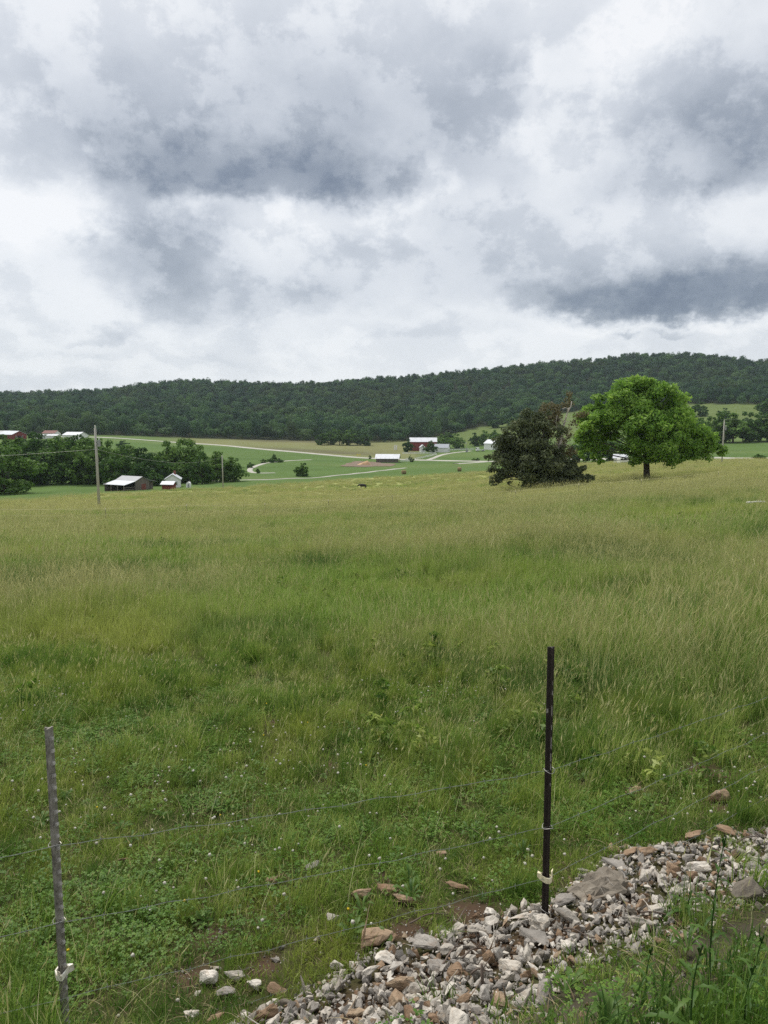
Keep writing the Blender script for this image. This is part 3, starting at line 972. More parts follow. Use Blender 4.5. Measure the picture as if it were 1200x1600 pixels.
def build_cedars():
    d = 92.0
    k_ = d / 1200.0
    rg = np.random.default_rng(31)
    p = at(838, d)
    r = tag(empty('cedar_tree', p), 'dense dark brownish cedar sweeping down to the hayfield grass', 'tree')

    def L(u, v, ru, rv, dy=0.0, u0=838, v0=762):
        return ((u - u0) * k_, dy, (v0 - v) * k_, ru * k_, ru * k_, rv * k_)
    bl = [L(850, 650, 22, 16, .5), L(820, 650, 18, 14, .5), L(868, 668, 18, 16, .5), L(792, 680, 16, 14, .5), L(800, 700, 26, 24, 0), L(825, 680, 26, 24, .6), L(835, 700, 32, 28, -1), L(785, 722, 24, 18, -.5), L(815, 725, 32, 22, -1.6), L(850, 722, 30, 22, -1), L(788, 744, 20, 10, .2), L(820, 745, 28, 12, -1.3), L(850, 742, 26, 13, -1.2),
          L(780, 690, 18, 14, 1), L(808, 668, 18, 15, .5), L(830, 656, 16, 13, .5), L(845, 672, 18, 16, 1), L(775, 705, 16, 11, 0), L(770, 748, 10, 5, -.5), L(805, 690, 30, 26, 1.0), L(835, 690, 30, 30, .5), L(815, 665, 20, 16, .2), L(838, 668, 16, 18, .4), L(775, 735, 18, 14, 0), L(860, 735, 26, 18, -.5), L(830, 720, 36, 26, 2), L(800, 715, 28, 22, 2.4), L(825, 640, 9, 9, .5), L(790, 672, 11, 9, 0)]
    link(bpy.data.objects.new('crown', crown_from_blobs('crown', bl, 24000, .24, M_LEAF_CEDAR, rg, sub=15, sub_r=.30, up=.1, aspect=1.7, droop=.2, keep_low=.9, r0=.2, r1=1.5, nn=.7)), r)
    b = MB()
    b.tube([(1.2, 0, -.3), (1.05, 0, .7), (.6, 0, 2.2), (0, .2, 4.5), (-.4, .2, 7.5)], [.36, .28, .24, .17, .05], 8)
    for q in bl:
        limb(b, (.3, 0, max(.8, q[2] * .6)), q[:3], .09, .02, rg, 5, .1, 5)
    # the low bare boughs that hang to the grass
    for (x0, z0, x1, z1, x2, z2) in ((.2, .9, -2.6, -.25, -4.6, .35), (.2, .9, -2.2, .0, -3.6, .7), (.5, .8, -.6, .1, -1.8, .15), (.2, 1.0, -2.9, -.35, -4.0, -.05)):
        b.tube([(x0, -.6, z0), ((x0 + x1) / 2, -1.2, (z0 + z1) / 2 + .12), (x1, -1.5, z1 + .25), (x2, -1.4, z2 + .3)], [.07, .055, .04, .015], 5)
    b.build('trunk', M_BARK, r, True)

    p2 = at(866, d + 1.5)
    r2 = tag(empty('cedar_tree', p2), 'half dead taller cedar with thin brown top and bare grey branches', 'tree')

    def L2(u, v, ru, rv, dy=0.0):
        return L(u, v, ru, rv, dy, 866, 761)
    bl2 = [L2(858, 632, 13, 9, 1.3), L2(872, 640, 13, 8, 1.8), L2(888, 625, 11, 8, 1.8), L2(893, 610, 8, 7, 1.8), L2(850, 646, 11, 9, .6), L2(905, 642, 10, 5, 0), L2(915, 640, 6, 4, 0), L2(868, 626, 9, 6, 1.8), L2(842, 655, 10, 8, 1),
           L2(898, 655, 8, 5, .6), L2(875, 655, 8, 6, 1.8), L2(862, 668, 12, 12, .5), L2(850, 664, 9, 10, .4), L2(880, 690, 13, 16, 1.8), L2(893, 672, 9, 10, 1.8), L2(868, 652, 14, 9, 1.8), L2(892, 700, 13, 10, 1.8)]
    link(bpy.data.objects.new('crown', crown_from_blobs('crown', bl2, 4600, .19, M_LEAF_CEDAR_BROWN, rg, sub=16, sub_r=.45, up=.1, aspect=1.6, keep_low=.9, r0=.1, r1=1.7, nn=.8)), r2)
    bl3 = [L2(878, 738, 22, 12, -.6), L2(895, 735, 20, 13, 0), L2(905, 744, 17, 7, -.5), L2(885, 722, 18, 12, .5), L2(920, 740, 10, 5, 0), L2(868, 720, 18, 14, -.3), L2(865, 745, 20, 9, -.6), L2(890, 748, 16, 6, -.8), L2(912, 726, 7, 5, 0), L2(900, 716, 8, 6, .5), L2(872, 700, 12, 12, .3)]
    link(bpy.data.objects.new('lower_crown', crown_from_blobs('lower_crown', bl3, 14000, .24, M_LEAF_CEDAR, rg, sub=16, sub_r=.40, up=.1, aspect=1.5, droop=.2, keep_low=.9, r0=.2, r1=1.45, nn=.7)), r2)
    b = MB()
    b.tube([(.1, 0, -.3), (.05, 0, .8), (-.1, 0, 2.2), (.15, 0, 4.0)], [.30, .24, .20, .17], 8)
    for q in bl3:
        limb(b, (0, 0, max(.9, q[2] * .7)), q[:3], .07, .015, rg, 5, .1, 5)
    b.build('trunk', M_BARK, r2, True)
    s = MB()

    def S(pts, r0, r1):
        q = [((u - 866) * k_, dy, (761 - v) * k_) for u, v, dy in pts]
        s.tube(q, [r0 + (r1 - r0) * i / (len(q) - 1) for i in range(len(q))], 6)
    S([(868, 710, 0), (874, 690, 0), (877, 668, 0), (882, 648, .1), (885, 636, 0), (890, 628, 0), (891, 620, .1)], .17, .04)
    S([(884, 640, 0), (885, 631, 0), (880, 630, -.1), (875, 632, -.2)], .07, .025)
    S([(882, 648, 0), (884, 638, 0), (887, 630, .1)], .06, .03)
    S([(878, 655, 0), (884, 651, -.2), (891, 654, -.3)], .055, .02)
    S([(876, 676, 0), (868, 664, -.2), (866, 650, -.3), (868, 642, -.3)], .05, .02)
    S([(876, 685, 0), (886, 672, -.3), (889, 660, -.4)], .05, .015)
    S([(874, 692, 0), (864, 682, -.3), (858, 684, -.4)], .045, .015)
    S([(875, 684, 0), (862, 668, .3), (855, 664, .4)], .04, .015)
    S([(873, 697, 0), (884, 688, -.4), (897, 684, -.5)], .045, .015)
    for _ in range(70):
        t = rg.uniform(0, 1)
        u0_, v0_ = 871 + 8 * t, 705 - 55 * t
        a = rg.uniform(-1, 1)
        ln = rg.uniform(8, 24)
        dy = rg.uniform(-1, 1)
        S([(u0_, v0_, 0), (u0_ + a * ln * .55, v0_ - ln * rg.uniform(-.1, .45), dy * .6), (u0_ + a * ln, v0_ - ln * rg.uniform(-.35, .5), dy)], .022, .007)
    s.build('dead_branches', M_BARK_PALE, r2, True)


build_cedars()


def scatter(name, pts, rot, scl, idx, meshes, parent=None, kind='stuff', label=None):
    """one object that sets copies of a few meshes on its points (geometry nodes)"""
    lib = bpy.data.collections.new(name + '_kinds')
    for i, me in enumerate(meshes):
        o = bpy.data.objects.new('%s_kind_%02d' % (name, i), me)
        lib.objects.link(o)
    pts = np.asarray(pts, np.float32)
    me = bpy.data.meshes.new(name)
    me.vertices.add(len(pts))
    me.vertices.foreach_set('co', pts.ravel())
    for an, ty, prop, data in (('rotv', 'FLOAT_VECTOR', 'vector', rot), ('sclv', 'FLOAT_VECTOR', 'vector', scl), ('kindi', 'INT', 'value', idx)):
        a = me.attributes.new(an, ty, 'POINT')
        a.data.foreach_set(prop, np.ascontiguousarray(data, dtype=np.int32 if ty == 'INT' else np.float32).ravel())
    me.update()
    o = link(bpy.data.objects.new(name, me), parent)
    g = bpy.data.node_groups.new(name + '_nodes', 'GeometryNodeTree')
    g.interface.new_socket('Geometry', in_out='INPUT', socket_type='NodeSocketGeometry')
    g.interface.new_socket('Geometry', in_out='OUTPUT', socket_type='NodeSocketGeometry')
    nd, ln = g.nodes, g.links
    gi, go = nd.new('NodeGroupInput'), nd.new('NodeGroupOutput')
    ci = nd.new('GeometryNodeCollectionInfo')
    ci.inputs['Collection'].default_value = lib
    ci.inputs['Separate Children'].default_value = True
    ci.inputs['Reset Children'].default_value = True
    ip = nd.new('GeometryNodeInstanceOnPoints')
    ip.inputs['Pick Instance'].default_value = True

    def na(nm, ty):
        a = nd.new('GeometryNodeInputNamedAttribute')
        a.data_type = ty
        a.inputs['Name'].default_value = nm
        return a.outputs['Attribute']
    ln.new(gi.outputs[0], ip.inputs['Points'])
    ln.new(ci.outputs[0], ip.inputs['Instance'])
    ln.new(na('kindi', 'INT'), ip.inputs['Instance Index'])
    ln.new(na('rotv', 'FLOAT_VECTOR'), ip.inputs['Rotation'])
    ln.new(na('sclv', 'FLOAT_VECTOR'), ip.inputs['Scale'])
    ln.new(ip.outputs[0], go.inputs[0])
    md = o.modifiers.new('scatter', 'NODES')
    md.node_group = g
    return tag(o, label, kind=kind)


def build_forest():
    rg = np.random.default_rng(77)
    meshes = []
    for i in range(9):
        w_ = 10.5 * rg.uniform(.85, 1.15)
        bl = [(0, 0, 5.2, w_ * .40, w_ * .40, 4.0)]
        for q in range(4):
            a = q * 1.57 + rg.uniform(-.5, .5)
            bl.append((math.cos(a) * w_ * .26, math.sin(a) * w_ * .26, rg.uniform(4.2, 6.6), w_ * .24, w_ * .24, 2.4))
        meshes.append(crown_from_blobs('forest_tree', bl, 800, .85, M_LEAF_FOREST, rg, sub=5, sub_r=.62, nn=.15, r0=.8, r1=1.0, up=.2, tv=.07))
    # trees on a jittered lattice in bearing and distance
    pts = []
    d = 655.0
    while d < 1560:
        step = 11.5 if d < 1000 else 13.0
        wdt = d * .72
        xs = np.arange(-wdt, wdt, step)
        x = xs + rg.uniform(-.45, .45, len(xs)) * step
        y = d + rg.uniform(-.5, .5, len(xs)) * step
        pts.append(np.stack([x, y], 1))
        d += step
    p = np.concatenate(pts)
    u = 600 + 1200 * p[:, 0] / p[:, 1]
    fd = np.interp(u, FOREST_U, FOREST_D) + (vnoise(p[:, 0], p[:, 1], .02, 6) - .5) * 26
    keep = (p[:, 1] > fd)
    # glades on the hill, right of the walnut
    glade = (u > 1105) & (u < 1330) & (p[:, 1] > 600) & (p[:, 1] < 770 + 20 * np.sin(u * .03))
    p = p[keep & ~glade]
    z = terrain(p[:, 0], p[:, 1])
    n = len(p)
    hs = .95 + 1.1 * rg.random(n) ** 1.5 * (1 + .22 * (vnoise(p[:, 0], p[:, 1], .03, 3) - .5))
    ws = .95 + .75 * rg.random(n) ** 1.4
    rot = np.stack([np.zeros(n), np.zeros(n), rg.uniform(0, 6.28, n)], 1)
    scl = np.stack([ws, ws, hs * 1.05], 1)
    scatter('forest', np.column_stack([p, z - 1.0]), rot, scl, rg.integers(0, len(meshes), n), meshes, label='dark wooded ridge across the valley')


build_forest()

# ------------------------------------------------------------------ buildings


def gable_roof(b, w, l, eave, ridge, over=.4, t=.12):
    """ridge along local y; w across x"""
    hw = w / 2 + over
    dz = (ridge - eave) / (w / 2) * over
    for s in (-1, 1):
        pts = [(0, -l / 2 - over, ridge + t), (s * hw, -l / 2 - over, eave - dz + t), (s * hw, l / 2 + over, eave - dz + t), (0, l / 2 + over, ridge + t)]
        b.slab(pts if s < 0 else pts[::-1], t * .95)
    return b


def gable_walls(b, w, l, eave, ridge):
    prof = [(-w / 2, -.6), (w / 2, -.6), (w / 2, eave), (0, ridge), (-w / 2, eave)]
    return b.prism(prof, -l / 2, l / 2)


def windows(root, spots, size, frame_mat=None):
    """spots: (x, y, z, facing) facing 'x+','x-','y+','y-' on a wall of the building's own frame"""
    for x, y, z, f in spots:
        ax = f[0]
        s = (.08, size[0], size[1]) if ax == 'x' else (size[0], .08, size[1])
        sg = 1 if f[1] == '+' else -1
        off = (sg * .05, 0) if ax == 'x' else (0, sg * .05)
        w = MB().box((x + off[0] * .4, y + off[1] * .4, z), tuple(q + .16 if q > .1 else q for q in s)).build('window', frame_mat or M_WHITE, root)
        MB().box((x + off[0] * 1.2, y + off[1] * 1.2, z), s).build('pane', M_GLASS, w)


def house(name, u, d, w, l, eave, ridge, rz, wall_m, roof_m, label, cat, wins=(), doors=(), chimney=None, door_m=None, wsize=(.9, 1.2), dsize=(1.0, 2.0)):
    p = at(u, d)
    r = tag(empty(name, p, rz), label, cat)
    gable_walls(MB(), w, l, eave, ridge).build('wall', wall_m, r)
    rf = gable_roof(MB(), w, l, eave, ridge).build('roof', roof_m, r)
    if chimney:
        MB().box(chimney, (.6, .6, 1.4)).build('chimney', M_RED_DULL, rf)
    windows(r, wins, wsize)
    for x, y, f in doors:
        ax, sg = f[0], (1 if f[1] == '+' else -1)
        s = (.1, dsize[0], dsize[1]) if ax == 'x' else (dsize[0], .1, dsize[1])
        MB().box((x + (sg * .03 if ax == 'x' else 0), y + (sg * .03 if ax == 'y' else 0), dsize[1] / 2), s).build('door', door_m or M_DARK, r)
    return r


def grey_barn():
    p = at(206, 204)
    r = empty('barn', p, R(59))
    r.scale = (.88, .88, .85)
    tag(r, 'weathered grey board barn with pale tin roof and open left side', 'barn')
    # local: gable end faces -y (towards the camera), open lean-to on the -x side
    w, l, eave, ridge = 5.2, 8.5, 2.9, 4.1
    gable_walls(MB(), w, l, eave, ridge).build('wall', M_OLD_WOOD, r)
    rf = gable_roof(MB(), w, l, eave, ridge, .25).build('roof', M_METAL_GREY, r)
    # left lean-to: roof, posts, back, painted shade on the barn wall
    MB().slab([(-w / 2 - .15, -l / 2 - .3, eave + .05), (-w / 2 - .15, l / 2 + .3, eave + .05), (-w / 2 - 4.4, l / 2 + .3, 2.0), (-w / 2 - 4.4, -l / 2 - .3, 2.0)], .1).build('lean_to_roof', M_METAL_ROOF, r)
    for i, y in enumerate((-4.1, -1.4, 1.4, 4.1)):
        MB().box((-w / 2 - 4.2, y, .7), (.2, .2, 2.5)).build('post', M_OLD_WOOD, r)
    MB().box((-w / 2 - 2.2, l / 2 - .1, 1.0), (4.2, .12, 2.6)).build('back_wall', M_OLD_WOOD, r)
    for z in (.55, 1.15):
        MB().box((-w / 2 - 2.1, -l / 2 + .05, z), (4.2, .06, .18)).build('rail', M_OLD_WOOD, r)
    MB().box((-w / 2 - .06, 0, 1.2), (.1, l - .4, 2.6)).build('stall_shade_panel', M_DARK, r)  # near-black sheet over the boards, its colour stands in for the stall's shade
    # right lean-to
    MB().box((w / 2 + 1.7, .8, .9), (3.3, l - 2.4, 2.7)).build('side_shed', M_OLD_WOOD, r)
    MB().slab([(w / 2 + .05, -l / 2 + .6, 3.05), (w / 2 + 3.7, -l / 2 + .6, 2.35), (w / 2 + 3.7, l / 2 - .2, 2.35), (w / 2 + .05, l / 2 - .2, 3.05)], .1).build('side_roof', M_METAL_GREY, r)
    MB().box((.5, -l / 2 - .05, .9), (1.7, .1, 2.0)).build('door', M_RED_DULL, r)
    for i in range(12):
        x = -w / 2 + .22 + i * .434
        if -.45 < x < 1.45:
            continue
        hh = eave + (ridge - eave) * (1 - abs(x) / (w / 2)) - .1
        MB().box((x, -l / 2 - .02, hh / 2), (.36, .05, hh)).build('board', M_OLD_WOOD, r)


grey_barn()
house('shed', 263, 207, 2.2, 3.0, 1.45, 2.05, R(82), M_RED, M_METAL_ROOF, 'little red shed with white roof right of the grey barn', 'shed', doors=[(1.1, -.5, 'x+')], door_m=M_RED_DULL, dsize=(.8, 1.3))
h1 = house('house', 270, 222, 4.0, 6, 2.5, 3.8, R(12), M_WHITE, M_METAL_ROOF, 'white gabled house half hidden by trees behind the red shed', 'house', wins=[(-.9, -3.0, 1.3, 'y-'), (.9, -3.0, 1.3, 'y-')], chimney=(.4, 1, 3.9), wsize=(.7, .9))
house('house', 83, 615, 8, 11, 3.6, 5.6, R(78), M_WHITE, M_RED_ROOF, 'white far house with reddish roof above the tree belt', 'house', wins=[(4, -3, 1.7, 'x+'), (4, 0, 1.7, 'x+'), (4, 3, 1.7, 'x+')])
house('shed', 86, 606, 5, 9, 2.0, 2.8, R(80), M_WHITE, M_METAL_ROOF, 'low white roofed shed in front of the far white house', 'shed')
house('barn', 22, 590, 12, 18, 3.6, 6.2, R(58), M_RED, M_METAL_ROOF, 'far red shed with white roof at the left edge above the trees', 'barn', wins=[(-2.5, -9, 2, 'y-'), (2.5, -9, 2, 'y-')], doors=[(0, -9, 'y-')], dsize=(3, 2.6))
house('barn', 120, 560, 9, 16, 4.0, 6.0, R(64), M_WHITE, M_METAL_ROOF, 'white barn with bright white roof left of the tall wooden pole', 'barn', wins=[(0, -8, 2, 'y-')])
house('barn', 0, 625, 10, 20, 3.4, 5.2, R(85), M_WHITE, M_METAL_GREY, 'grey roofed building behind the far red shed', 'barn')
house('house', 66, 592, 5, 7, 2.2, 3.4, R(70), M_WHITE, M_METAL_ROOF, 'tiny white roof poking out of the trees right of the red shed', 'house')

# the red barn farm
house('barn', 661, 568, 11, 19.5, 6.6, 9.4, R(88), M_RED, M_METAL_ROOF, 'large red barn with long white roof', 'barn', wins=[(5.5, -6, 3.5, 'x+'), (5.5, 4, 3.5, 'x+')], doors=[(5.5, -1, 'x+')], dsize=(3.4, 3.6))
house('house', 660, 546, 3.6, 5, 3.6, 5.2, R(6), M_WHITE, M_METAL_ROOF, 'narrow white gabled house against the red barn', 'house', wins=[(0, -2.5, 1.7, 'y-'), (0, -2.5, 3.8, 'y-')], wsize=(.8, 1.1))
hh = house('house', 687, 548, 7.5, 13, 3.2, 5.6, R(74), M_WHITE, M_GREY_ROOF, 'low white farmhouse with grey roof right of the red barn', 'house', wins=[(3.75, -4, 1.6, 'x+'), (3.75, -1, 1.6, 'x+'), (3.75, 2, 1.6, 'x+'), (-2, -6.5, 1.6, 'y-'), (2, -6.5, 1.6, 'y-')], doors=[(3.75, 4.2, 'x+')])
house('house', 768, 575, 7, 10, 4.6, 7.2, R(30), M_WHITE, M_METAL_ROOF, 'pale house half hidden behind the left edge of the cedar', 'house', wins=[(0, -5, 2, 'y-'), (0, -5, 4.6, 'y-')])
house('house', 969, 268, 3.6, 4.2, 1.9, 3.0, R(70), M_WHITE, M_METAL_ROOF, 'low white house seen left of the walnut trunk', 'house', wins=[(1.8, -1, 1.1, 'x+'), (1.8, 1, 1.1, 'x+')], wsize=(.6, .8))


def shelter():
    p = at(606, 425)
    r = tag(empty('shelter', p, R(84)), 'long low open shelter with a bright white roof by the road', 'shelter')
    w, l = 8.5, 12.5
    gable_roof(MB(), w, l, 2.3, 4.4, .5, .15).build('roof', M_METAL_ROOF, r)
    for x in (-w / 2 + .2, w / 2 - .2):
        for i in range(6):
            MB().box((x, -l / 2 + .3 + i * (l - .6) / 5, 1.2), (.22, .22, 3.0)).build('post', M_OLD_WOOD, r)
    MB().box((-w / 2 + .5, 0, 1.2), (.12, l - .6, 2.2)).build('back_wall', M_OLD_WOOD, r)
    for z in (.5, 1.0, 1.45):
        MB().box((w / 2 - .05, 0, z), (.06, l - .5, .14)).build('rail', M_OLD_WOOD, r)


shelter()


def truck():
    p = at(748, 556)
    r = tag(empty('truck', p, R(200)), 'white truck parked on the grass left of the cedar', 'truck')
    MB().box((1.2, 0, 1.7), (1.9, 2.2, 2.2)).build('cab', M_WHITE, r)
    MB().slab([(.3, -1.1, 1.6), (-4.2, -1.1, 1.1), (-4.2, 1.1, 1.1), (.3, 1.1, 1.6)], .6).build('bed', M_WHITE, r)
    MB().box((2.16, 0, 2.2), (.06, 1.8, .8)).build('windscreen', M_GLASS, r)
    for x in (1.3, -3.2):
        for y in (-1.05, 1.05):
            MB().tube([(x, y - .14, .45), (x, y + .14, .45)], .45, 12).build('wheel', M_DARK, r)


truck()


def vehicle():
    p = at(975, 256)
    r = tag(empty('van', p, R(15)), 'white van parked in front of the low white house left of the walnut trunk', 'van')
    MB().prism([(-2.2, .35), (2.2, .35), (2.2, 1.1), (1.4, 1.2), (.8, 1.95), (-2.1, 2.0), (-2.25, 1.2)], -.95, .95).build('body', M_WHITE, r)
    MB().slab([(1.38, -.8, 1.27), (.86, -.8, 1.92), (.86, .8, 1.92), (1.38, .8, 1.27)], .02).build('windscreen', M_GLASS, r)
    for x in (-1.4, -.2):
        MB().box((x, -.955, 1.6), (.9, .02, .5)).build('side_window', M_GLASS, r)
    for x in (1.35, -1.4):
        for y in (-.88, .88):
            MB().tube([(x, y - .12, .34), (x, y + .12, .34)], .34, 12).build('wheel', M_DARK, r)


vehicle()


def tank():
    p = at(295, 217)
    r = tag(empty('tank', at(294, 214)), 'white arched tank standing on the grass right of the red shed', 'tank')
    r.scale = (.75, .75, .78)
    prof = [(-.75 * math.cos(a), 1.25 + .75 * math.sin(a)) for a in np.linspace(math.pi, 0, 10)]
    MB().prism([(-.75, 0)] + [(-x, z) for x, z in prof][::-1][::-1] + [(.75, 0)] if False else [(.75, -.1)] + [(.75 * math.cos(a), 1.3 + .75 * math.sin(a)) for a in np.linspace(0, math.pi, 10)] + [(-.75, -.1)], -.8, .8).build('body', M_WHITE, r)
    MB().box((.1, -.82, .75), (.55, .06, 1.3)).build('hatch', M_METAL_GREY, r)


tank()


def board_fence(name, a, b, n, label, h=1.3, mat=M_WHITE):
    pa, pb = at(*a), at(*b)
    r = tag(empty(name, pa), label, 'fence')
    pts = []
    for i in range(n + 1):
        t = i / n
        x, y = pa.x + (pb.x - pa.x) * t, pa.y + (pb.y - pa.y) * t
        pts.append(Vector((x, y, tz(x, y))) - pa)
    for p in pts:
        MB().box((p.x, p.y, p.z + h / 2 - .1), (.16, .16, h + .2)).build('post', mat, r)
    for z in (.45, .85, 1.2):
        for i in range(n):
            q0, q1 = pts[i], pts[i + 1]
            s = Vector((-(q1 - q0).y, (q1 - q0).x, 0)).normalized() * .03
            MB().slab([(*(q0 + s)[:2], q0.z + z), (*(q1 + s)[:2], q1.z + z), (*(q1 - s)[:2], q1.z + z), (*(q0 - s)[:2], q0.z + z)], .17).build('rail', mat, r)


board_fence('board_fence', (629, 520), (680, 522), 8, 'straight pale board fence below the red barn')
board_fence('board_fence', (648, 452), (682, 508), 9, 'slanting white board fence along the driveway')
board_fence('board_fence', (634, 450), (641, 452), 2, 'short white fence end beside the small conifer')
board_fence('board_fence', (626, 428), (640, 432), 3, 'short white fence right of the white roofed shelter')
board_fence('board_fence', (695, 565), (740, 572), 8, 'pale board fence under the farmhouse trees')
for u, lab in ((616.3, 'left one of two white leaning boards in the tan field'), (619.0, 'right one of two white leaning boards in the tan field')):
    o = MB().slab([(-.5, 0, 0), (.5, .1, 0), (.75, .1, 3.0), (-.1, 0, 3.0)], .12)
    b = MB()
    b.add([(-.5, 0, -.2), (.4, 0, -.2), (.8, 0, 3.6), (-.1, 0, 3.6), (-.5, .15, -.2), (.4, .15, -.2), (.8, .15, 3.6), (-.1, .15, 3.6)], [(0, 1, 2, 3), (7, 6, 5, 4), (0, 4, 5, 1), (1, 5, 6, 2), (2, 6, 7, 3), (3, 7, 4, 0)])
    tag(b.build('white_board', M_WHITE, loc=at(u, 575)), lab, 'board')
for u, lab in ((558.6, 'left small yellow marker on the roadside'), (562.4, 'right small yellow marker on the roadside')):
    r = tag(empty('marker', at(u, 482)), lab, 'marker')
    MB().tube([(0, 0, -.2), (0, 0, 1.3)], .07, 6).build('stem', M_YELLOW, r)
    MB().box((0, 0, 1.5), (.9, .08, .8)).build('plate', M_YELLOW, r)
r = tag(empty('sign_post', at(728.5, 545)), 'thin pale post with a small lamp head by the driveway', 'post')
MB().tube([(0, 0, -.2), (0, 0, 6.4)], [.16, .12], 7).build('pole', M_POLE, r)
MB().box((-.5, 0, 6.4), (1.2, .3, .25)).build('lamp_head', M_WHITE, r)
MB().box((0.2, -.3, .9), (1.5, .6, 2.2)).build('cabinet', M_METAL_GREY, r)

# sand heap
b = MB()
n = 24
vs = [(1.2, 0, 1.9)]
fs = []
for ring, (rx, z) in enumerate(((.35, 1.6), (.7, .8), (1.0, -.1))):
    for i in range(n):
        a = 2 * math.pi * i / n
        k_ = 1 + .15 * math.sin(2 * a + 1) + .1 * math.sin(5 * a)
        vs.append((1.2 * (1 - rx) + 3.2 * rx * k_ * math.cos(a), 2.2 * rx * k_ * math.sin(a), z * (1 + .3 * math.cos(a))))
for i in range(n):
    fs.append((0, 1 + i, 1 + (i + 1) % n))
    for g in (0, 1):
        fs.append((1 + g * n + i, 1 + (g + 1) * n + i, 1 + (g + 1) * n + (i + 1) % n, 1 + g * n + (i + 1) % n))
b.add(vs, fs)
tag(b.build('sand_heap', M_SAND, smooth=True, loc=at(568, 392, .1)), 'orange tan heap of sand on the bare dirt patch', 'sand heap')


def bale(u, d, rz, label):
    p = at(u, d)
    r = tag(empty('hay_bale', p, rz), label, 'hay bale', 'round hay bales')
    b = MB()
    rad, ln, n = .85, 1.5, 20
    rings = [(-ln / 2, rad * .9), (-ln / 2 + .1, rad), (-.2, rad * 1.02), (.3, rad * .99), (ln / 2 - .1, rad), (ln / 2, rad * .9)]
    b.tube([(x, 0, rad * .96) for x, _ in rings], [q for _, q in rings], n)
    b.build('bale_body', M_HAY, r, True)
    for x in (-.45, 0, .45):
        MB().tube([(x, (rad * 1.03) * math.cos(a), rad * .96 + rad * 1.03 * math.sin(a)) for a in np.linspace(0, 2 * math.pi, 21)], .012, 4).build('twine', M_STRAW, r)


bale(631, 300, R(20), 'round hay bale left of centre at the edge of the mown pasture')
bale(718, 308, R(-10), 'round hay bale nearer the cedars at the edge of the pasture')


def cow():
    p = at(567, 196)
    r = empty('cow', p, R(170))
    r.scale = (1.2, 1.2, 1.25)
    tag(r, 'lone black calf grazing in the tan hayfield', 'cow')
    v = [(-.55, 0, .88), (0, 0, .86), (.45, 0, .90), (.75, 0, 1.0), (.98, 0, .92), (1.15, 0, .74), (1.22, 0, .62),
         (.42, .16, .58), (.42, .17, .30), (.44, .17, .02), (.42, -.16, .58), (.40, -.17, .30), (.40, -.17, .02),
         (-.55, .17, .60), (-.64, .18, .36), (-.60, .18, .02), (-.55, -.17, .60), (-.62, -.18, .36), (-.57, -.18, .02), (-.72, 0, .95), (-.82, 0, .5)]
    e = [(0, 1), (1, 2), (2, 3), (3, 4), (4, 5), (5, 6), (2, 7), (7, 8), (8, 9), (2, 10), (10, 11), (11, 12), (0, 13), (13, 14), (14, 15), (0, 16), (16, 17), (17, 18), (0, 19), (19, 20)]
    rad = [.27, .30, .28, .18, .15, .12, .09, .11, .06, .045, .11, .06, .045, .14, .065, .045, .14, .065, .045, .05, .03]
    me = bpy.data.meshes.new('body')
    me.from_pydata(v, e, [])
    me.materials.append(M_COW)
    o = link(bpy.data.objects.new('body', me), r)
    md = o.modifiers.new('skin', 'SKIN')
    sk = me.skin_vertices[0].data if me.skin_vertices else None
    if sk is None:
        lay = bmesh.new()
        lay.from_mesh(me)
        lay.verts.layers.skin.verify()
        lay.to_mesh(me)
        lay.free()
        sk = me.skin_vertices[0].data
    for i, q in enumerate(rad):
        sk[i].radius = (q, q)
    sk[1].use_root = True
    o.modifiers.new('smooth', 'SUBSURF').levels = 1
    o.modifiers['smooth'].render_levels = 1
    for s in (-1, 1):
        MB().add([(.93, s * .1, 1.02), (.90, s * .28, 1.06), (.99, s * .2, .94), (.96, s * .12, .98)], [(0, 1, 2), (0, 2, 3), (2, 1, 0), (3, 2, 0)]).build('ear', M_COW, r)


cow()

# ------------------------------------------------------------------ poles and cables


def utility_pole(u, d, h, lean, label, gear=True, r0=.16):
    p = at(u, d)
    r = tag(empty('utility_pole', p), label, 'utility pole', 'utility poles')
    MB().tube([(0, 0, -.5), (lean * .5, 0, h * .5), (lean, 0, h)], [r0, r0 * .88, r0 * .72], 10).build('pole', M_POLE, r, True)
    if gear:
        MB().tube([(lean, 0, h), (lean, 0, h + .32)], [.05, .07], 7).build('insulator', M_WHITE, r)
        x = lean * .8
        MB().tube([(x + .40, -.1, h * .78), (x + .40, -.1, h * .78 + .72)], .17, 10).build('transformer', M_METAL_GREY, r)
        MB().tube([(x + .05, -.1, h * .84), (x + .4, -.1, h * .84)], .035, 5).build('bracket', M_METAL_GREY, r)
        MB().tube([(x + .40, -.1, h * .86), (x + .44, -.1, h * .90)], .05, 6).build('bushing', M_WHITE, r)
        MB().tube([(x - .35, 0, h * .745), (x + .35, 0, h * .745)], .035, 5).build('spool', M_METAL_GREY, r)
        MB().tube([(x + .2, -.16, h * .70), (x + .24, -.16, h * .62), (x + .2, -.16, h * .56)], .035, 5).build('conduit', M_POLE, r)
    return Vector((p.x + lean * .8, p.y, p.z + h * .745)), Vector((p.x + lean, p.y, p.z + h + .3))


pl, pl_top = utility_pole(152.5, 90, 9.7, -.1, 'tall grey wooden utility pole standing in the hayfield', True, .17)
pm, pm_top = utility_pole(347.8, 205, 8.8, -.05, 'thin far utility pole at the right end of the tree belt', False, .17)
pr, pr_top = utility_pole(1127.5, 190, 10.6, .1, 'pale utility pole just right of the walnut tree', True, .18)


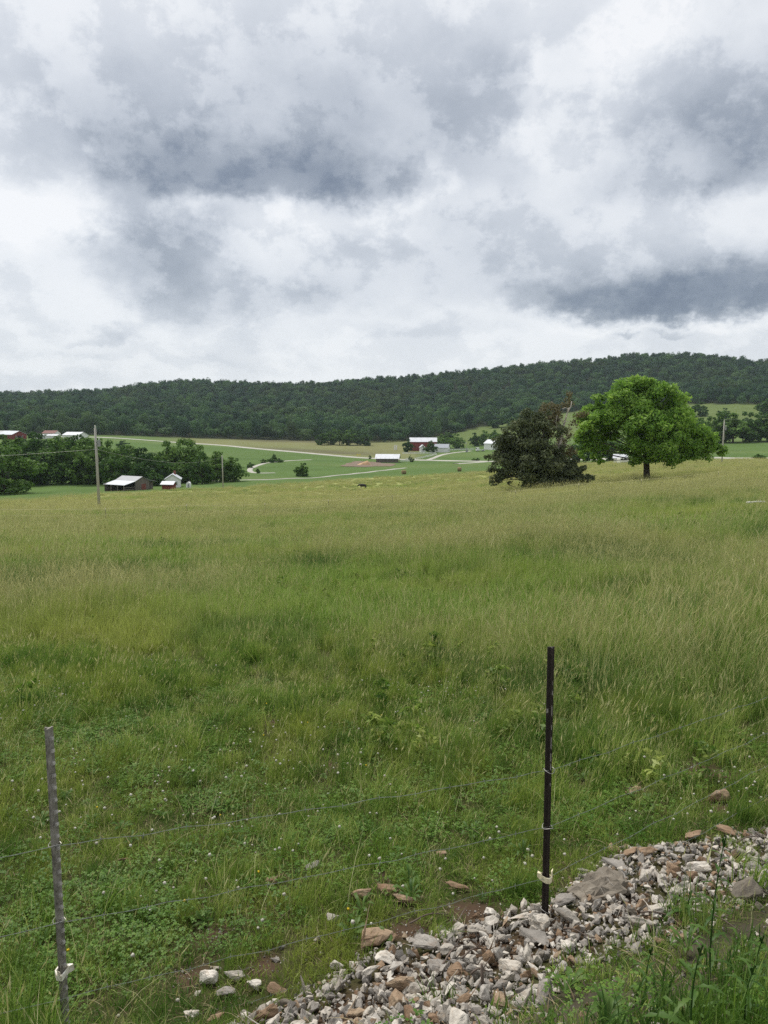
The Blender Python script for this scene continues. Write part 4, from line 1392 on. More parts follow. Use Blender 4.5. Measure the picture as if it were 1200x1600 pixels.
def cable(a, b, sag, rad, label):
    pts = []
    for i in range(25):
        t = i / 24
        p = Vector(a).lerp(Vector(b), t)
        p.z -= 4 * sag * t * (1 - t)
        pts.append(p)
    o = MB().tube([p - Vector(a) for p in pts], rad, 5).build('power_cable', M_WIRE, None, True, Vector(a))
    tag(o, label, 'cable')


cable((pl.x - 62, pl.y - 12, pl.z - 1.8), pl, .7, .022, 'power cable running left from the tall wooden pole')
cable(pl, pm + Vector((0, 0, 1.9)), 1.6, .02, 'power cable from the tall wooden pole to the thin far pole')
cable(pr_top, pr_top + Vector((90, -20, 8)), 1.5, .018, 'power cable leaving the pale right pole to the right')

# ------------------------------------------------------------------ tape fence across the hayfield
tf_pts = [(-60, 57), (162, 59), (290, 59.5), (413, 60), (513, 60.5), (613, 61), (806, 62), (905, 64), (1003, 67), (1123, 73), (1270, 82)]
t0 = at(*tf_pts[0])
tf = tag(empty('tape_fence', t0), 'low stake and tape fence crossing the hayfield below the cedars', 'fence')
pos = [at(u, d) for u, d in tf_pts]
for i, q in enumerate(pos):
    q = q - t0
    MB().tube([(q.x, q.y, q.z - .1), (q.x, q.y, q.z + 1.15)], .022, 6).build('stake', M_STAKE, tf)
    MB().box((q.x, q.y - .03, q.z + 1.08), (.07, .06, .12)).build('insulator', M_INSUL, tf)
for hgt in (1.08, .62):
    b = MB()
    path = []
    for i in range(len(pos) - 1):
        for t in np.linspace(0, 1, 7)[:-1]:
            p = pos[i].lerp(pos[i + 1], t) - t0
            p.z += hgt - .18 * t * (1 - t)
            p.y -= .05
            path.append(p)
    b.tube(path, .011, 4)
    b.build('tape', M_TAPE, tf)

# white pipe in the grass
q = P(1182, 795)
pp = empty('pipe', (q.x, q.y, q.z + .30), R(8))
tag(pp, 'white plastic pipe lying in the tall grass at the right edge', 'pipe')
MB().tube([(-.35, 0, 0), (0, 0, .03), (.40, 0, .02)], .04, 10).build('pipe_body', M_PVC, pp, True)
MB().tube([(-.50, 0, -.005), (-.34, 0, .0)], .055, 10).build('coupling', M_PVC, pp, True)

# ------------------------------------------------------------------ wire fence in front
LP = Vector((-1.375, 3.05, 0))
LP.z = tz(LP.x, LP.y)
RP = P(851, 1437)
EP = P(1262, 1226)
EL = LP + (LP - RP).normalized() * 2.3
EL.z = tz(EL.x, EL.y)
FE = EP + (EP - RP).normalized() * 2.0
FE.z = tz(FE.x, FE.y)
wf = tag(empty('wire_fence', RP), 'farm fence of two steel posts and thin wires above the rocks', 'fence')


def tee_post(base, h, rz, mat, lean, label, studs):
    r = empty('post', base - RP, rz)
    r.parent = wf
    r.rotation_euler = (lean[1], lean[0], rz)
    r['label'] = label
    b = MB()
    fw, ft, wd, wt = .0175, .0055, .027, .005
    # T section: flange faces -y, web runs to +y
    prof = [(-fw, 0), (fw, 0), (fw, ft), (wt / 2 + .002, ft + .002), (wt / 2, ft + .006), (wt / 2, wd), (-wt / 2, wd), (-wt / 2, ft + .006), (-wt / 2 - .002, ft + .002), (-fw, ft)]
    n = len(prof)
    segs = 14
    vs = []
    for i in range(segs + 1):
        z = -.35 + (h + .35) * i / segs
        for x, y in prof:
            vs.append((x, y, z))
    fs = []
    for i in range(segs):
        for j in range(n):
            k2 = (j + 1) % n
            fs.append((i * n + j, i * n + k2, (i + 1) * n + k2, (i + 1) * n + j))
    fs.append(tuple(range(n - 1, -1, -1)))
    fs.append(tuple(segs * n + j for j in range(n)))
    b.add(vs, fs)
    steel = b.build('steel_bar', mat, wf)
    steel.parent = r
    z = .10
    while z < h - .01:
        s = MB()
        s.add([(-.007, 0, z), (.007, 0, z), (.006, -.013, z + .006), (-.006, -.013, z + .006), (-.007, 0, z + .016), (.007, 0, z + .016), (.006, -.010, z + .018), (-.006, -.010, z + .018)],
              [(0, 1, 2, 3), (7, 6, 5, 4), (0, 4, 5, 1), (1, 5, 6, 2), (2, 6, 7, 3), (3, 7, 4, 0)])
        so = s.build('stud', studs, wf)
        so.parent = r
        z += .0535
    return r


def band_insulator(parent, z, mat, tilt, shape):
    """plastic clip wrapped round the bar with a nose that holds the wire"""
    b = MB()
    o = [(-.027, -.010), (.027, -.010), (.029, .016), (.010, .039), (-.010, .039), (-.029, .016)]
    i_ = [(x * .82, y * .8 + .001) for x, y in o]
    hgt = .028
    n = len(o)
    vs = [(x, y, z - hgt / 2 + x * tilt) for x, y in o] + [(x, y, z - hgt / 2 + x * tilt) for x, y in i_] + [(x, y, z + hgt / 2 + x * tilt + .004 * math.sin(40 * x)) for x, y in o] + [(x, y, z + hgt / 2 + x * tilt) for x, y in i_]
    fs = []
    for j in range(n):
        k2 = (j + 1) % n
        fs += [(j, k2, 2 * n + k2, 2 * n + j), (n + k2, n + j, 3 * n + j, 3 * n + k2), (2 * n + j, 2 * n + k2, 3 * n + k2, 3 * n + j), (k2, j, n + j, n + k2)]
    b.add(vs, fs)
    s = shape
    b.add([(s * .020, -.010, z - .014), (s * .020, -.010, z + .020), (s * .034, -.022, z + .022), (s * .036, -.026, z - .004), (s * .028, .004, z - .014), (s * .028, .004, z + .022), (s * .040, -.012, z + .018), (s * .040, -.016, z - .006)],
          [(0, 1, 2, 3), (7, 6, 5, 4), (0, 4, 5, 1), (1, 5, 6, 2), (2, 6, 7, 3), (3, 7, 4, 0)])
    b.add([(-s * .030, -.006, z - .008), (-s * .030, -.006, z + .028), (-s * .042, -.014, z + .036), (-s * .040, -.014, z - .002), (-s * .026, .010, z - .008), (-s * .026, .010, z + .028), (-s * .036, .004, z + .036), (-s * .036, .004, z)],
          [(0, 1, 2, 3), (7, 6, 5, 4), (0, 4, 5, 1), (1, 5, 6, 2), (2, 6, 7, 3), (3, 7, 4, 0)])
    o2 = b.build('insulator', mat, wf)
    o2.parent = parent
    return o2


HL, HR = 1.44, 1.445
post_l = tee_post(LP, HL, R(74), M_POST_GREY, (R(-.3), 0), 'grey worn galvanised post with bright studs', M_STUD)
post_r = tee_post(RP, HR, R(186), M_POST_DARK, (R(.2), 0), 'dark brown painted post with chipped edge', M_POST_DARK)
band_insulator(post_l, .34, M_INSUL_W, .12, 1)
band_insulator(post_r, .235, M_INSUL, .18, 1)
# chipped paint on the dark bar's web edge
ch = MB()
for z0, z1 in ((.93, 1.0), (.82, .86), (.865, .915), (1.10, 1.16), (1.03, 1.06), (.74, .76)):
    ch.add([(-.0016, .0386, z0), (.0016, .0386, z0 + .01), (.001, .0386, z1), (-.0012, .0386, z1 - .008), (-.0016, .0376, z0), (.0016, .0376, z0 + .01), (.001, .0376, z1), (-.0012, .0376, z1 - .008)],
           [(0, 3, 2, 1), (0, 1, 5, 4), (1, 2, 6, 5), (2, 3, 7, 6), (3, 0, 4, 7)])
for x, z in ((-.006, 1.26), (-.002, 1.275), (-.009, 1.21), (-.004, 1.20), (.012, 1.12)):
    ch.box((x, .0065, z), (.009, .002, .022))
cho = ch.build('paint_chip', M_STUD, wf)
cho.parent = post_r

WH = [.815, .515, .245, .02]
WHL = [.93, .585, .24, .0]


def strand(k, hl, hr, he, barbs=True):
    a, b_, c, d_, e = EL + Vector((0, 0, hl - .02)), LP + Vector((0, 0, hl)), RP + Vector((0, 0, hr)), EP + Vector((0, 0, he)), FE + Vector((0, 0, he))
    off = Vector((0, -.02, 0))
    path = []
    for p0, p1, n in ((a, b_, 14), (b_, c, 26), (c, d_, 26), (d_, e, 14)):
        for i in range(n):
            t = i / n
            p = p0.lerp(p1, t) + off
            p.z -= .05 * t * (1 - t) + .004 * math.sin(i * 1.9 + k)
            p.y += .006 * math.sin(i * 1.3 + k * 2)
            path.append(p - RP)
    path.append(e + off - RP)
    m = MB()
    # two wires twisted together
    for ph in (0, math.pi):
        fine = []
        for i in range(len(path) - 1):
            for s in range(4):
                t = s / 4
                p = path[i].lerp(path[i + 1], t)
                an = (i * 4 + s) * 1.15 + ph
                fine.append(p + Vector((0, math.cos(an) * .0013, math.sin(an) * .0013)))
        m.tube(fine, .0008, 4)
    o = m.build('strand', M_WIRE, wf)
    if barbs:
        bb = MB()
        for i in range(1, len(path) - 1):
            if i % 2:
                continue
            p = path[i]
            for an in (.6, 2.4, 3.8, 5.4):
                dv = Vector((random.uniform(-.4, .4), math.cos(an), math.sin(an))).normalized() * .013
                bb.tube([p - dv * .15, p + dv], [.0012, .0006], 4)
        o2 = bb.build('barb', M_WIRE, o)
        o2['kind'] = 'stuff'
    return o


for k, (hl, hr, he) in enumerate(zip(WHL, WH, [.86, .60, .365, .12])):
    strand(k, hl, hr, he, True)
for hr in (WH[0], WH[1], WH[3] + .015, WH[3] + .05):
    t = MB()
    t.tube([Vector((.026 * math.cos(a), .014 + .032 * math.sin(a), hr + .006 * math.sin(a * 2 + hr * 9))) for a in np.linspace(0, 2 * math.pi, 17)], .0015, 4)
    o = t.build('wire_tie', M_STUD, wf)
    o.parent = post_r
for hl in (WHL[0], WHL[1]):
    t = MB()
    t.tube([Vector((.024 * math.cos(a), .010 + .026 * math.sin(a), hl + .005 * math.sin(a * 2))) for a in np.linspace(0, 2 * math.pi, 17)], .0014, 4)
    o = t.build('wire_tie', M_STUD, wf)
    o.parent = post_l

# ------------------------------------------------------------------ rocks


def rock_mesh(rg, flat=1.0, rough=.05, npts=15, lvl=2):
    bm = bmesh.new()
    ax = np.array([1.0, rg.uniform(.5, .95), rg.uniform(.32, .75) * flat])
    n = int(rg.integers(9, 15)) if lvl and npts < 20 else npts
    for _ in range(n):
        v = rg.normal(size=3)
        v /= np.linalg.norm(v)
        v = np.sign(v) * np.abs(v) ** rg.uniform(.6, 1.0)
        bm.verts.new(tuple(v * ax * .5 * rg.uniform(.72, 1.15)))
    bmesh.ops.convex_hull(bm, input=bm.verts[:])
    loose = [v for v in bm.verts if not v.link_faces]
    if loose:
        bmesh.ops.delete(bm, geom=loose, context='VERTS')
    if lvl:
        bmesh.ops.bevel(bm, geom=bm.edges[:], offset=rg.uniform(.02, .05), segments=1, profile=.5, affect='EDGES')
        bmesh.ops.triangulate(bm, faces=bm.faces[:])
        for _ in range(2):
            bmesh.ops.subdivide_edges(bm, edges=[e for e in bm.edges if e.calc_length() > .16], cuts=1, use_grid_fill=True)
            bmesh.ops.triangulate(bm, faces=bm.faces[:])
        ph = rg.uniform(0, 6.28, 4)
        for v in bm.verts:
            c = v.co
            nz = math.sin(c.x * 11 + ph[0] + 2.1 * math.sin(c.y * 9 + ph[1])) * math.sin(c.z * 13 + c.x * 7 + ph[2]) + .5 * math.sin(c.y * 27 + c.z * 21 + ph[3])
            v.co += c.normalized() * rough * .55 * nz + Vector(rg.normal(size=3)) * rough * .12
    me = bpy.data.meshes.new('rock')
    bm.to_mesh(me)
    bm.free()
    return me


rg_rock = np.random.default_rng(404)
ROCKS = {}
for nm, mt in (('grey', M_ROCK_GREY), ('pale', M_ROCK_PALE), ('tan', M_ROCK_TAN), ('dark', M_ROCK_DARK)):
    ROCKS[nm] = []
    for i in range(20 if nm in ('grey', 'pale') else 10):
        me = rock_mesh(rg_rock, rg_rock.uniform(.75, 1.1))
        me.materials.append(mt)
        ROCKS[nm].append(me)

POLY_PX = [(270, 1660), (370, 1590), (460, 1556), (555, 1502), (595, 1478), (655, 1460), (760, 1434), (845, 1412), (905, 1370), (975, 1325), (1080, 1318), (1200, 1292), (1300, 1270), (1450, 1245),
           (1450, 1345), (1300, 1380), (1200, 1400), (1140, 1432), (1070, 1470), (965, 1500), (905, 1525), (840, 1572), (780, 1610), (730, 1660)]
POLY = [(P(u, v).x, P(u, v).y) for u, v in POLY_PX]


def in_poly(x, y, poly=None):
    poly = poly or POLY
    c = False
    n = len(poly)
    for i in range(n):
        x1, y1 = poly[i]
        x2, y2 = poly[(i + 1) % n]
        if (y1 > y) != (y2 > y) and x < (x2 - x1) * (y - y1) / (y2 - y1) + x1:
            c = not c
    return c


PX, PY = np.array([p[0] for p in POLY]), np.array([p[1] for p in POLY])


def edge_dist(x, y):
    best = 9
    n = len(POLY)
    for i in range(n):
        ax, ay, bx, by = PX[i], PY[i], PX[(i + 1) % n], PY[(i + 1) % n]
        dx, dy = bx - ax, by - ay
        t = max(0, min(1, ((x - ax) * dx + (y - ay) * dy) / (dx * dx + dy * dy + 1e-9)))
        best = min(best, math.hypot(x - ax - t * dx, y - ay - t * dy))
    return best


ALL_ROCKS = []
CLEAR = []


def put_rock(nm, x, y, size, zoff, label, group=None, flat=(1, 1, 1), rot=None, idx=None):
    lib = ROCKS[nm]
    me = lib[int(rg_rock.integers(len(lib)))] if idx is None else idx
    o = bpy.data.objects.new('rock', me)
    o.location = (x, y, tz(x, y) + zoff)
    o.rotation_euler = rot if rot is not None else (rg_rock.uniform(-.5, .5), rg_rock.uniform(-.5, .5), rg_rock.uniform(0, 6.28))
    o.scale = (size * flat[0], size * flat[1], size * flat[2])
    link(o)
    tag(o, label, 'rock', group)
    ALL_ROCKS.append((x, y, size))
    return o


# stones that can be told apart: (px, py, width px, kind, label, flatness)
for u, v, wpx, nm, lab, fl in [
    (942, 1402, 92, 'dark', 'long rough brown boulder right of the dark post', (1, .8, .75)),
    (584, 1475, 44, 'tan', 'tan and white stone alone on the grass left of the heap', (1, .9, .9)),
    (632, 1412, 36, 'tan', 'flat tan stone in the grass uphill of the rock heap', (1, .8, .7)),
    (606, 1398, 30, 'tan', 'tan stone left of the flat tan stone uphill of the heap', (1, .8, .6)),
    (564, 1405, 26, 'tan', 'small brown stone pair member far left of the flat tan stone', (1, .8, .7)),
    (488, 1360, 24, 'pale', 'pale stone under the second wire in the clover', (1, .9, .9)),
    (714, 1392, 34, 'tan', 'low tan stone in the clover left of the dark post', (1, .8, .5)),
    (690, 1341, 16, 'tan', 'small orange stone in the clover above the low tan stone', (1, .9, .9)),
    (322, 1538, 30, 'pale', 'pale blocky stone on bare soil near the lower left wires', (1, .8, 1.1)),
    (368, 1533, 28, 'pale', 'pale cracked stone right of the blocky stone', (1, .8, 1.0)),
    (350, 1558, 34, 'grey', 'flat grey stone between the two pale stones and the wire', (1, .7, .5)),
    (394, 1549, 26, 'pale', 'pale stone touching the lower wire left of the heap', (1, .8, .9)),
    (299, 1592, 22, 'pale', 'white stone at the lower left bottom edge of the photograph', (1, .8, 1)),
    (338, 1598, 24, 'tan', 'pinkish stone at the bottom edge left of the heap', (1, .8, .8)),
    (412, 1598, 46, 'tan', 'tan slab at the left tip of the rock heap', (1, .7, .7)),
    (194, 1350, 20, 'tan', 'lone tan stone in the clover right of the grey post', (.8, .8, 1.3)),
    (494, 1475, 14, 'pale', 'small pale stone in grass left of the tan and white stone', (1, .9, 1)),
    (528, 1517, 18, 'pale', 'small white stone in grass above the heap', (1, .9, 1)),
    (515, 1443, 24, 'grey', 'grey white stone on the third wire in the grass', (1, .7, .9)),
    (420, 1384, 24, 'tan', 'reddish stone in the clover left of the pale stone', (1, .7, .8)),
    (741, 1440, 18, 'tan', 'small tan stone on brown litter left of the dark post', (1, .8, .7)),
    (990, 1242, 22, 'tan', 'tan stone in the grass well uphill right of the dark post', (1, .9, .8)),
    (1118, 1252, 34, 'tan', 'rusty brown stone under the third wire near the right edge', (1, .8, .7)),
    (1138, 1307, 30, 'tan', 'rust coloured round stone at the top of the right gravel', (1, .9, .8)),
    (1084, 1312, 34, 'tan', 'tan split stone at the upper edge of the right gravel', (1, .7, .5)),
    (1165, 1408, 50, 'dark', 'large flat brown rock in the right gravel near the right edge', (1, .9, 1.1)),
    (1014, 1342, 36, 'tan', 'orange tan rock at the upper left of the right gravel', (1, .8, .7)),
    (985, 1340, 30, 'tan', 'brown rock at the upper left tip of the right gravel', (1, .8, .8)),
    (1026, 1334, 24, 'grey', 'grey oval rock beside the orange tan rock', (1, .8, .8)),
    (1088, 1368, 34, 'pale', 'smooth pale rock in the middle of the right gravel', (1, .8, .8)),
    (958, 1362, 40, 'grey', 'grey flat rock in the grass above the brown boulder', (1, .6, .5)),
    (1176, 1363, 30, 'grey', 'rounded grey rock in the right gravel near the right edge', (1, .9, .9)),
    (838, 1430, 26, 'pale', 'white upright rock leaning against the foot of the dark post', (.9, .6, 1.4)),
    (814, 1443, 28, 'pale', 'flat white rock left of the foot of the dark post', (1, .8, .6)),
    (886, 1443, 38, 'pale', 'white rock just right of the foot of the dark post', (1, .8, .8)),
    (876, 1418, 44, 'grey', 'broad grey rock behind the foot of the dark post', (1, .7, .6)),
    (1000, 1452, 50, 'pale', 'pale flat slab in the gravel below the brown boulder', (1, .7, .6)),
    (1024, 1435, 46, 'pale', 'broad pale slab right of the pale flat slab', (1, .6, .5)),
    (678, 1522, 36, 'grey', 'dome shaped grey rock at the top left of the heap', (1, .9, 1)),
    (668, 1486, 40, 'grey', 'big grey angular rock at the upper edge of the heap', (1, .9, .9)),
    (700, 1493, 36, 'pale', 'pale rock with white face at the upper edge of the heap', (1, .9, .9)),
    (744, 1464, 40, 'pale', 'tan white pointed slab at the upper edge of the heap', (1, .8, .7)),
    (600, 1506, 30, 'pale', 'rounded pale rock at the upper left edge of the heap', (1, .9, .9)),
    (576, 1530, 36, 'pale', 'white oblong rock at the left edge of the heap', (1.1, .6, .8)),
    (626, 1548, 46, 'tan', 'rust brown rock in the left part of the heap', (1, .8, .8)),
    (792, 1525, 38, 'pale', 'rough pale rock in the middle of the heap', (1, .8, .8)),
    (832, 1478, 48, 'grey', 'big tan grey rock in the heap below the dark post', (1, .8, .8)),
]:
    q = P(u, v)
    dist = (q - Vector((0, 0, CZ))).length
    s = wpx / 1200 * dist * 1.08
    s *= 1.0 if in_poly(q.x, q.y) or u < 420 else 1.15
    CLEAR.append((q.x, q.y, s * .55))
    if wpx > 80:
        s *= .82
        bm_ = rock_mesh(np.random.default_rng(15), 1.15, .10, 46, 2)
        bm_.materials.append(M_ROCK_DARK)
        put_rock(nm, q.x, q.y, s, s * .06, lab, None, fl, (.05, -.08, .25), idx=bm_)
        continue
    put_rock(nm, q.x, q.y, s, s * .10 + (.03 if in_poly(q.x, q.y) else .022), lab, None, fl, (rg_rock.uniform(-.2, .2), rg_rock.uniform(-.2, .2), rg_rock.uniform(-.5, .5)))

# the rest of the heap: individuals, biggest first
xs0, xs1, ys0, ys1 = PX.min(), PX.max(), PY.min(), PY.max()
LAND = []
for u, v, nme in [(942, 1402, 'long rough brown boulder'), (584, 1475, 'lone tan and white stone'), (412, 1598, 'tan slab at the heap tip'), (1170, 1408, 'large flat brown rock'), (1014, 1342, 'orange tan rock'), (1088, 1368, 'smooth pale rock'),
                  (838, 1430, 'upright white rock by the post'), (886, 1443, 'white rock right of the post'), (1000, 1452, 'pale flat slab'), (678, 1522, 'dome shaped grey rock'), (668, 1486, 'big grey angular rock'), (744, 1464, 'tan white pointed slab'),
                  (576, 1530, 'white oblong rock'), (626, 1548, 'rust brown rock'), (792, 1525, 'rough pale rock'), (832, 1478, 'big tan grey rock'), (1176, 1363, 'rounded grey rock'), (500, 1590, 'bottom edge by the heap tip'),
                  (600, 1590, 'bottom edge below the rust brown rock'), (700, 1580, 'bottom edge under the dome shaped rock'), (1120, 1330, 'rusty rock above the right gravel'), (900, 1500, 'weedy lower edge of the gravel'), (1060, 1415, 'sprawling weed')]:
    q = P(u, v)
    LAND.append((q.x, q.y, nme))
cnt, tries = 0, 0
while cnt < 250 and tries < 60000:
    tries += 1
    x, y = rg_rock.uniform(xs0, xs1), rg_rock.uniform(ys0, ys1)
    ins = in_poly(x, y)
    ed = edge_dist(x, y)
    if not ins and (ed > .10 or rg_rock.random() > .12):
        continue
    if x > y * .535:
        continue
    big = 1 - tries / 60000
    right = x > RP.x + .12
    size = (.046 + .066 * rg_rock.random() ** 1.6 if not right else .038 + .055 * rg_rock.random() ** 1.8) * (.75 + .4 * big)
    ok = True
    for (rx, ry, rs) in ALL_ROCKS:
        if abs(rx - x) < .2 and abs(ry - y) < .2 and math.hypot(rx - x, ry - y) < (rs + size) * .31:
            ok = False
            break
    if not ok:
        continue
    nm = rg_rock.choice(['grey', 'pale', 'tan', 'dark'], p=[.34, .42, .19, .05])
    if math.hypot(x - RP.x, y - RP.y) < .05:
        continue
    kind_word = {'grey': 'grey', 'pale': 'whitish', 'tan': 'tan', 'dark': 'dark brown'}[nm]
    sh_ = rg_rock.random()
    fl, shape = ((1.0, .8, .62), 'flat') if sh_ < .3 else ((1.3, .72, .8), 'long') if sh_ < .5 else ((.95, 1.0, 1.15), 'chunky')
    bigw = 'big' if size > .085 else 'small' if size < .062 else 'middling'
    lx, ly, ln_ = min(LAND, key=lambda q: math.hypot(q[0] - x, q[1] - y))
    dx_, dy_ = x - lx, y - ly
    rel = ('right of' if dx_ > 0 else 'left of') if abs(dx_) > abs(dy_) else ('behind' if dy_ > 0 else 'in front of')
    put_rock(nm, x, y, size, size * .10 + rg_rock.uniform(0, .018) + (min(ed, .18) * .15 if ins else 0), '%s %s %s rock %s the %s' % (bigw, shape, kind_word, rel, ln_), 'loose rocks along the fence', fl,
             (rg_rock.normal() * .6, rg_rock.normal() * .6, rg_rock.uniform(0, 6.28)))
    cnt += 1

# small chips between the rocks and on the shoulder: nobody could count them
chips = []
for nm, mt in (('a', M_ROCK_GREY), ('b', M_ROCK_PALE), ('c', M_ROCK_TAN)):
    for i in range(4):
        me = rock_mesh(rg_rock, 1, .03, 11, 0)
        me.materials.append(mt)
        chips.append(me)
cp, cs = [], []
for _ in range(90000):
    x, y = rg_rock.uniform(xs0 - .3, xs1 + .3), rg_rock.uniform(ys0 - .8, ys1 + .3)
    ins = in_poly(x, y)
    ed = edge_dist(x, y)
    if ins:
        pr_ = .8
    elif y < np.interp(x, [-1, 0, .8, 2, 3], [2.4, 2.6, 3.2, 3.9, 4.4]):
        pr_ = .13 * math.exp(-ed / .5)
    else:
        pr_ = .10 * math.exp(-ed / .12) + .014 * math.exp(-ed / .6)
    if rg_rock.random() < pr_ * .5:
        cp.append((x, y, tz(x, y) + (min(ed, .16) * .13 if ins else 0) + .004))
        cs.append((.010 + .058 * rg_rock.random() ** 1.9) * (1.0 if ins else .5 if ed < .15 else .9))
for bx, by, br in SOIL[:len(BARE_PX)]:
    for _ in range(int(420 * br)):
        a_, r_ = rg_rock.uniform(0, 6.28), br * 1.1 * math.sqrt(rg_rock.random())
        x, y = bx + r_ * math.cos(a_), by + r_ * math.sin(a_) / .8
        cp.append((x, y, tz(x, y) + .002))
        cs.append(.006 + .016 * rg_rock.random() ** 2)
cp, cs = np.array(cp), np.array(cs)
n = len(cp)
scatter('gravel', cp, rg_rock.uniform(0, 6.28, (n, 3)), np.stack([cs, cs, cs], 1), np.where(rg_rock.random(n) < .14, rg_rock.integers(8, 12, n), rg_rock.integers(0, 8, n)), chips, label='small limestone chips between the rocks')

# dry twigs on the heap
for (u0_, v0_, u1_, v1_, lab) in [(690, 1522, 722, 1490, 'dry stick slanting across the upper heap'), (722, 1512, 760, 1494, 'dry brown stick lying across the middle of the heap'), (735, 1540, 768, 1530, 'short dry stick in the middle of the heap'),
                                  (880, 1470, 930, 1478, 'tangled dry stem below the white rock right of the post'), (1000, 1446, 1075, 1440, 'long thin dry stick beside the broad pale slab'), (1150, 1330, 1200, 1312, 'dark dry stick on the gravel at the right edge'),
                                  (640, 1455, 700, 1440, 'dry stem bent over the grass above the heap'), (1080, 1436, 1160, 1470, 'long dry twig under the big weed')]:
    a, b_ = P(u0_, v0_), P(u1_, v1_)
    pts = [a.lerp(b_, t) + Vector((0, 0, .055 + .015 * math.sin(t * 5 + u0_))) - a for t in np.linspace(0, 1, 8)]
    m = MB().tube(pts, [.005 - .0028 * i / 7 for i in range(8)], 5)
    m.tube([pts[4], pts[4].lerp(pts[7], .5) + Vector((.02, .04, .03))], [.003, .0015], 4)
    tag(m.build('twig', M_TWIG, None, True, a), lab, 'twig')
# short upright peg in the lower heap
q = P(752, 1560)
tag(MB().tube([(0, 0, -.02), (.004, 0, .07), (0, .004, .15)], [.009, .008, .006], 6).build('twig', M_TWIG, None, True, q), 'short stub of a broken stem standing in the lower heap', 'twig')

# ------------------------------------------------------------------ grass


def blade_set(rg, n, rad, h0, h1, w0, w1, lean, mats=0, wind=(.12, .02), levels=3):
    """n curved blades; returns verts, quads, tris, tint"""
    a = rg.uniform(0, 6.28, n)
    rr = rad * np.sqrt(rg.random(n))
    root = np.stack([rr * np.cos(a), rr * np.sin(a), np.zeros(n)], 1)
    h = rg.uniform(h0, h1, n)
    w = rg.uniform(w0, w1, n)
    la = rg.uniform(0, 6.28, n)
    ln = np.abs(rg.normal(size=n)) * lean * h
    dirv = np.stack([np.cos(la) * ln + wind[0] * h, np.sin(la) * ln + wind[1] * h, np.zeros(n)], 1)
    wa = rg.uniform(0, 6.28, n)
    wv = np.stack([np.cos(wa), np.sin(wa), np.zeros(n)], 1)
    V = []
    ts = np.linspace(0, 1, levels + 1)
    for t in ts[:-1]:
        c = root + dirv * (t ** 2.0) + np.stack([np.zeros(n), np.zeros(n), h * (t - .12 * t * t * np.minimum(ln / (h + 1e-6), 1.5))], 1)
        ww = (w * (1 - t ** 2.2) * .5)[:, None]
        V += [c - wv * ww, c + wv * ww]
    tip = root + dirv + np.stack([np.zeros(n), np.zeros(n), h * (1 - .12 * np.minimum(ln / (h + 1e-6), 1.5) - .25 * np.clip(ln / (h + 1e-6) - .6, 0, 1.2))], 1)
    V.append(tip)
    k = len(V)
    v = np.stack(V, 1)
    b = np.arange(n)[:, None] * k
    quads = np.concatenate([b + np.array([[2 * i, 2 * i + 1, 2 * i + 3, 2 * i + 2]]) for i in range(levels - 1)])
    tris = b + np.array([[k - 3, k - 2, k - 1]])
    tint = np.clip(.45 + rg.normal(size=n) * .32, 0, 1)
    tv = np.repeat(tint, k)
    # tint runs from darker at the root to lighter at the tip
    prof = np.concatenate([np.repeat(ts[:-1], 2), [1.0]])
    tv = np.clip(tv + np.tile((prof - .5) * .22, n), 0, 1)
    return v.reshape(-1, 3), quads, tris, tv, tip


def merge(parts, mats, name):
    """parts: (verts, quads, tris, tint, material index)"""
    V, Q, Tt, A, mq, mt = [], [], [], [], [], []
    b = 0
    for v, q, t, tn, mi in parts:
        V.append(v)
        A.append(tn)
        if len(q):
            Q.append(q + b)
            mq += [mi] * len(q)
        if len(t):
            Tt.append(t + b)
            mt += [mi] * len(t)
        b += len(v)
    faces = ([np.concatenate(Q)] if Q else []) + ([np.concatenate(Tt)] if Tt else [])
    return np_mesh(name, np.concatenate(V), faces, mats, mq + mt, attrs={'tint': ('FLOAT', 'POINT', np.concatenate(A).astype(np.float32))})


def heads(rg, tips, length, width, wind=(.3, .05)):
    """seed heads: two crossed slim diamonds at the end of a stem"""
    n = len(tips)
    d = np.stack([rg.normal(size=n) * .3 + wind[0], rg.normal(size=n) * .3 + wind[1], np.full(n, 1.0)], 1)
    d /= np.linalg.norm(d, axis=1, keepdims=True)
    L = (length * rg.uniform(.7, 1.3, n))[:, None]
    V = []
    for q in range(2):
        a = rg.uniform(0, 6.28, n)
        s = np.stack([np.cos(a), np.sin(a), np.zeros(n)], 1) * (width * rg.uniform(.7, 1.3, n))[:, None]
        V += [tips - d * L * .15, tips + d * L * .35 + s, tips + d * L, tips + d * L * .3 - s]
    v = np.stack(V, 1)
    b = np.arange(n)[:, None] * 8
    q = np.concatenate([b + np.array([[0, 1, 2, 3]]), b + np.array([[4, 5, 6, 7]])])
    return v.reshape(-1, 3), q, np.zeros((0, 3), int), np.repeat(np.clip(.5 + rg.normal(size=n) * .22, 0, 1), 8)


def tall_tuft(rg, rad, n, h0, h1, w, n_seed, mat, hs=(.55, .9), wscale=1.0):
    v, q, t, tn, _ = blade_set(rg, n, rad, h0, h1, w * .6, w, .38)
    parts = [(v, q, t, tn, 0)]
    if n_seed:
        v2, q2, t2, tn2, tips = blade_set(rg, n_seed, rad, hs[0], hs[1], w * .32, w * .42, .20, wind=(.18, .03))
        parts.append((v2, q2, t2, np.clip(tn2 * .6, 0, 1), 1))
        parts.append((*heads(rg, tips, .17 * hs[1] / .9, .0030 * wscale), 1))
    return merge(parts, [mat, M_SEED], 'grass_tuft')


